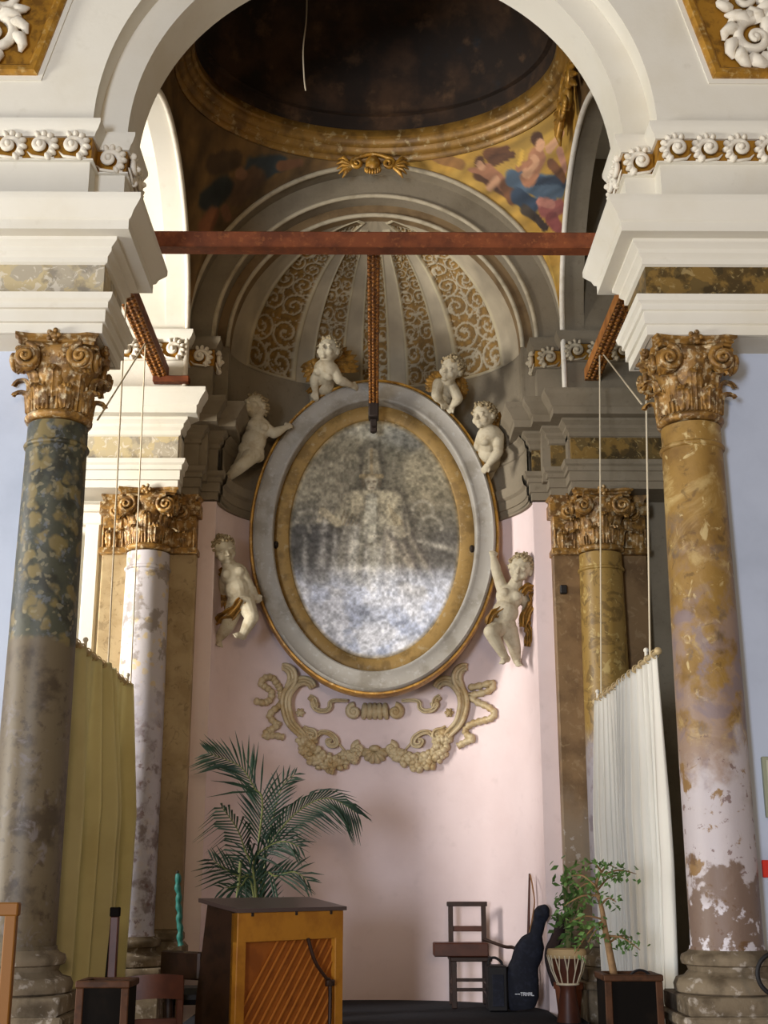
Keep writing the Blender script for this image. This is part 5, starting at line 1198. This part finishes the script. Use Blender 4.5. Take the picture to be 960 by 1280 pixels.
# ---- left corner things
root = empty('planter_box'); c = at(135, 1227, 6.5); tag(root, 'tall dark wooden planter box with red-brown rim before the left curtain', 'planter'); root.location = (c.x, 6.5, 0)
planter(root, c.x, 6.5, c.z, .235, RIMW, BOXW)
root = empty('wooden_board'); a = at(144, 1134, 7.45); tag(root, 'narrow upright brown board with a dark tip, before the left curtain behind the planter box', 'board'); root.location = (a.x, 7.45, 0)
MB().box(a.x-.020, a.x+.024, 7.43, 7.48, .002, a.z-.05, ch=.004).build('post', RWOOD, root, 0); MB().box(a.x-.024, a.x+.026, 7.425, 7.485, a.z-.05, a.z, ch=.004).build('tip', BOXW, root, 0)
m = MB(); m.v = [(a.x-.020, 7.44, a.z-.06), (a.x-.022, 7.44, .0), (a.x-.075, 7.44, .0), (a.x-.020, 7.47, a.z-.06), (a.x-.022, 7.47, .0), (a.x-.075, 7.47, .0)]; m.f = [(0,1,2),(3,5,4),(0,2,5,3),(1,0,3,4),(2,1,4,5)]; m.build('shade_wedge', BOXW, root, 0)  # dark wedge added for the shade on the left side of the board
def dining_chair(x, y, zt, rz, label, w=.40, back=True):
    root = empty('wooden_chair'); tag(root, label, 'chair'); s = .45; h = zt
    for sx in (-1, 1):
        MB().box(sx*w/2-.02, sx*w/2+.02, w/2-.02, w/2+.02, .0, h, ch=.006).build('back_post', RWOOD, root, 0); MB().box(sx*w/2-.02, sx*w/2+.02, -w/2-.02, -w/2+.02, .0, s, ch=.006).build('leg', RWOOD, root, 0)
    MB().box(-w/2-.02, w/2+.02, -w/2-.03, w/2+.02, s, s+.035, ch=.01).build('seat', DWOOD, root, 0)
    m = MB(); N = 14; m.sheet(lambda u, v: (-w/2+w*u, w/2+.025+.03*math.sin(PI*u), h-.11+.13*v+.012*math.sin(PI*u)), N, 4, .02); m.build('back_rest', RWOOD, root, 60)
    MB().box(-w/2, w/2, w/2-.01, w/2+.012, h-.26, h-.21, ch=.004).build('back_slat', RWOOD, root, 0)
    for zz in (.2,): m = MB(); m.box(-w/2, w/2, -w/2-.01, -w/2+.01, zz, zz+.03); m.box(-w/2, w/2, w/2-.01, w/2+.01, zz+.04, zz+.07); m.build('stretcher', RWOOD, root, 0)
    root.location = (x, y, 0); root.rotation_euler.z = rz
c = at(184, 1225, 7.7); dining_chair(c.x-.02, 7.9, c.z, PI+.35, 'brown wooden chair with a curved back rail between planter box and piano', .30)
o_ = at(222, 1265, 7.75)
root = empty('piano_stool'); tag(root, 'dark padded stool under the piano keyboard', 'stool'); root.location = (o_.x-.02, 8.75, 0)
o_.x -= .06
MB().box(o_.x-.16, o_.x+.14, 8.60, 8.92, .70, .80, ch=.035).build('seat', BLK2, root, 40)
for dx in (-.14, .12):
    for dy in (-.13, .13): MB().tube([(o_.x+dx, 8.76+dy, .72), (o_.x+dx*1.02, 8.76+dy*1.02, .301)], [.022, .016], n=8).build('leg', DWOOD, root)
# ochre stand at the far left
root = empty('wooden_stand'); a = at(25, 1128, 5.2); tag(root, 'plain ochre wooden frame stand at the left edge before the dark column', 'stand'); root.location = (a.x-.3, 5.2, 0)
SWOOD = mat('stand_wood', (120,76,20), .6)
for x in (a.x-.028, a.x-.62): MB().box(x-.022, x+.022, 5.18, 5.22, .0, a.z-.045, ch=.004).build('post', SWOOD, root, 0); MB().box(x-.025, x+.025, 4.98, 5.42, .0, .05, ch=.006).build('foot', SWOOD, root, 0)
MB().box(a.x-.66, a.x, 5.175, 5.225, a.z-.05, a.z, ch=.005).build('top_rail', SWOOD, root, 0); MB().box(a.x-.62, a.x-.03, 5.185, 5.215, .45, .51, ch=.004).build('lower_rail', SWOOD, root, 0)
# turquoise hanging net by the niche
root = empty('turquoise_streamer', at(222, 1092, 9.86)); tag(root, 'twisted turquoise plastic streamer hanging on the left pilaster edge', 'streamer')
P = [at(222+.13*i+.7*math.sin(i*.9), 1092+i*3.1, 9.84) for i in range(30)]; TQ = mat('turquoise_plastic', (46,112,104), .5)
m = MB().tube(P, [.015+.010*abs(math.sin(i*.8)) for i in range(30)], n=7); m.tube([p+Vector((.012*math.sin(i), 0, 0)) for i, p in enumerate(P[::-1])], .009, n=6); o2 = m.build('strand', TQ, root)
m = MB().ell(at(222, 1090, 9.85), .012, 8); m.tube([at(222, 1090, 9.85), at(222, 1089, 9.96)], .006, n=6); m.build('hook', DARKI, root)
# bits on the right wall
root = empty('wall_notice', at(957, 985, 7.03)); tag(root, 'framed grey-green notice board on the right wall at the photo edge', 'notice board')
a, b = at(951, 946, 7.04), at(1010, 1022, 7.04); MB().box(a.x, b.x, 7.02, 7.049, b.z, a.z, ch=.004).build('frame', mat('grey_green_board', (150,152,128), .6), root, 0); MB().box(a.x+.02, b.x-.02, 7.014, 7.02, b.z+.02, a.z-.02).build('sheet', mat('pale_sheet', (188,186,164), .7), root, 0)
root = empty('fire_sign', at(957, 1086, 7.03)); tag(root, 'small red sign on the right wall at the photo edge', 'sign'); a, b = at(952, 1075, 7.04), at(985, 1097, 7.04); MB().box(a.x, b.x, 7.03, 7.049, b.z, a.z, ch=.003).build('plate', mat('red_sign', (196,44,30), .5), root, 0)
a = at(972, 1218, 6.4); root = empty('black_hoop', (a.x, 6.4, 0)); tag(root, 'black round hoop on a stand leaning at the right edge beside the column base', 'hoop'); MB().tube([(a.x+.095*math.cos(t), 6.4, a.z+.095*math.sin(t)) for t in [2*PI*i/40 for i in range(40)]], .011, n=8, closed=True).build('ring', BLK2, root)
MB().tube([(a.x, 6.4, a.z-.09), (a.x, 6.4, .02)], .012, n=8).build('stem', BLK2, root); MB().lathe([(.12, 0), (.12, .015), (.03, .03), (.013, .04)], 24, M=Matrix.Translation((a.x, 6.4, 0))).build('foot', BLK2, root)
for px, py, lab in ((905, 798, 'tiny iron hook on the right wall beside the ochre column, the upper one'), (911, 865, 'tiny iron hook on the right wall beside the ochre column, the lower one')):
    q = at(px, py, 7.02); o = MB().tube([(q.x-.012, 7.051, q.z), (q.x-.01, 7.02, q.z), (q.x+.012, 7.0, q.z-.004), (q.x+.016, 7.0, q.z+.012)], .004, n=6).build('wall_hook', DARKI); tag(o, lab, 'hook')
# ================================================================== light
def area(name, loc, tgt, sx, sy, power, colr):
    d = bpy.data.lights.new(name, 'AREA'); d.shape = 'RECTANGLE'; d.size = sx; d.size_y = sy; d.energy = power; d.color = colr
    o = bpy.data.objects.new(name, d); COL.objects.link(o); o.location = loc; o.rotation_euler = (Vector(tgt)-Vector(loc)).to_track_quat('-Z', 'Y').to_euler(); return o
area('passage_window_light', (-6.5, 7.45, 4.3), (0, 10.4, 4.2), 1.0, 2.6, 580, (1.0, .96, .91))
area('nave_window_light', (-3.4, -4.0, 4.4), (0.0, 9.0, 3.6), 1.2, 2.6, 110, (.95, .97, 1.0))
area('nave_side_window_light', (-12.0, 3.5, 1.8), (1.4, 7.2, 6.2), 2.0, 2.6, 1250, (1.0, .97, .90))
area('nave_door_light', (-3.7, -4.4, 1.7), (0.4, 10, 1.6), 1.6, 2.2, 700, (.76, .85, 1.0))
area('nave_lamp_light', (0.8, -6.5, 2.9), (-.6, 10, 2.6), 1.0, 1.0, 250, (1.0, .74, .48))
w = bpy.data.worlds.new('world'); SC.world = w; w.use_nodes = True
bg = w.node_tree.nodes['Background']; bg.inputs[0].default_value = (1.0, .84, .66, 1); bg.inputs[1].default_value = .2
SC.view_settings.view_transform = 'Standard'; SC.view_settings.look = 'None'; SC.view_settings.gamma = 1; SC.view_settings.exposure = 0.0; SC.view_settings.use_curve_mapping = False
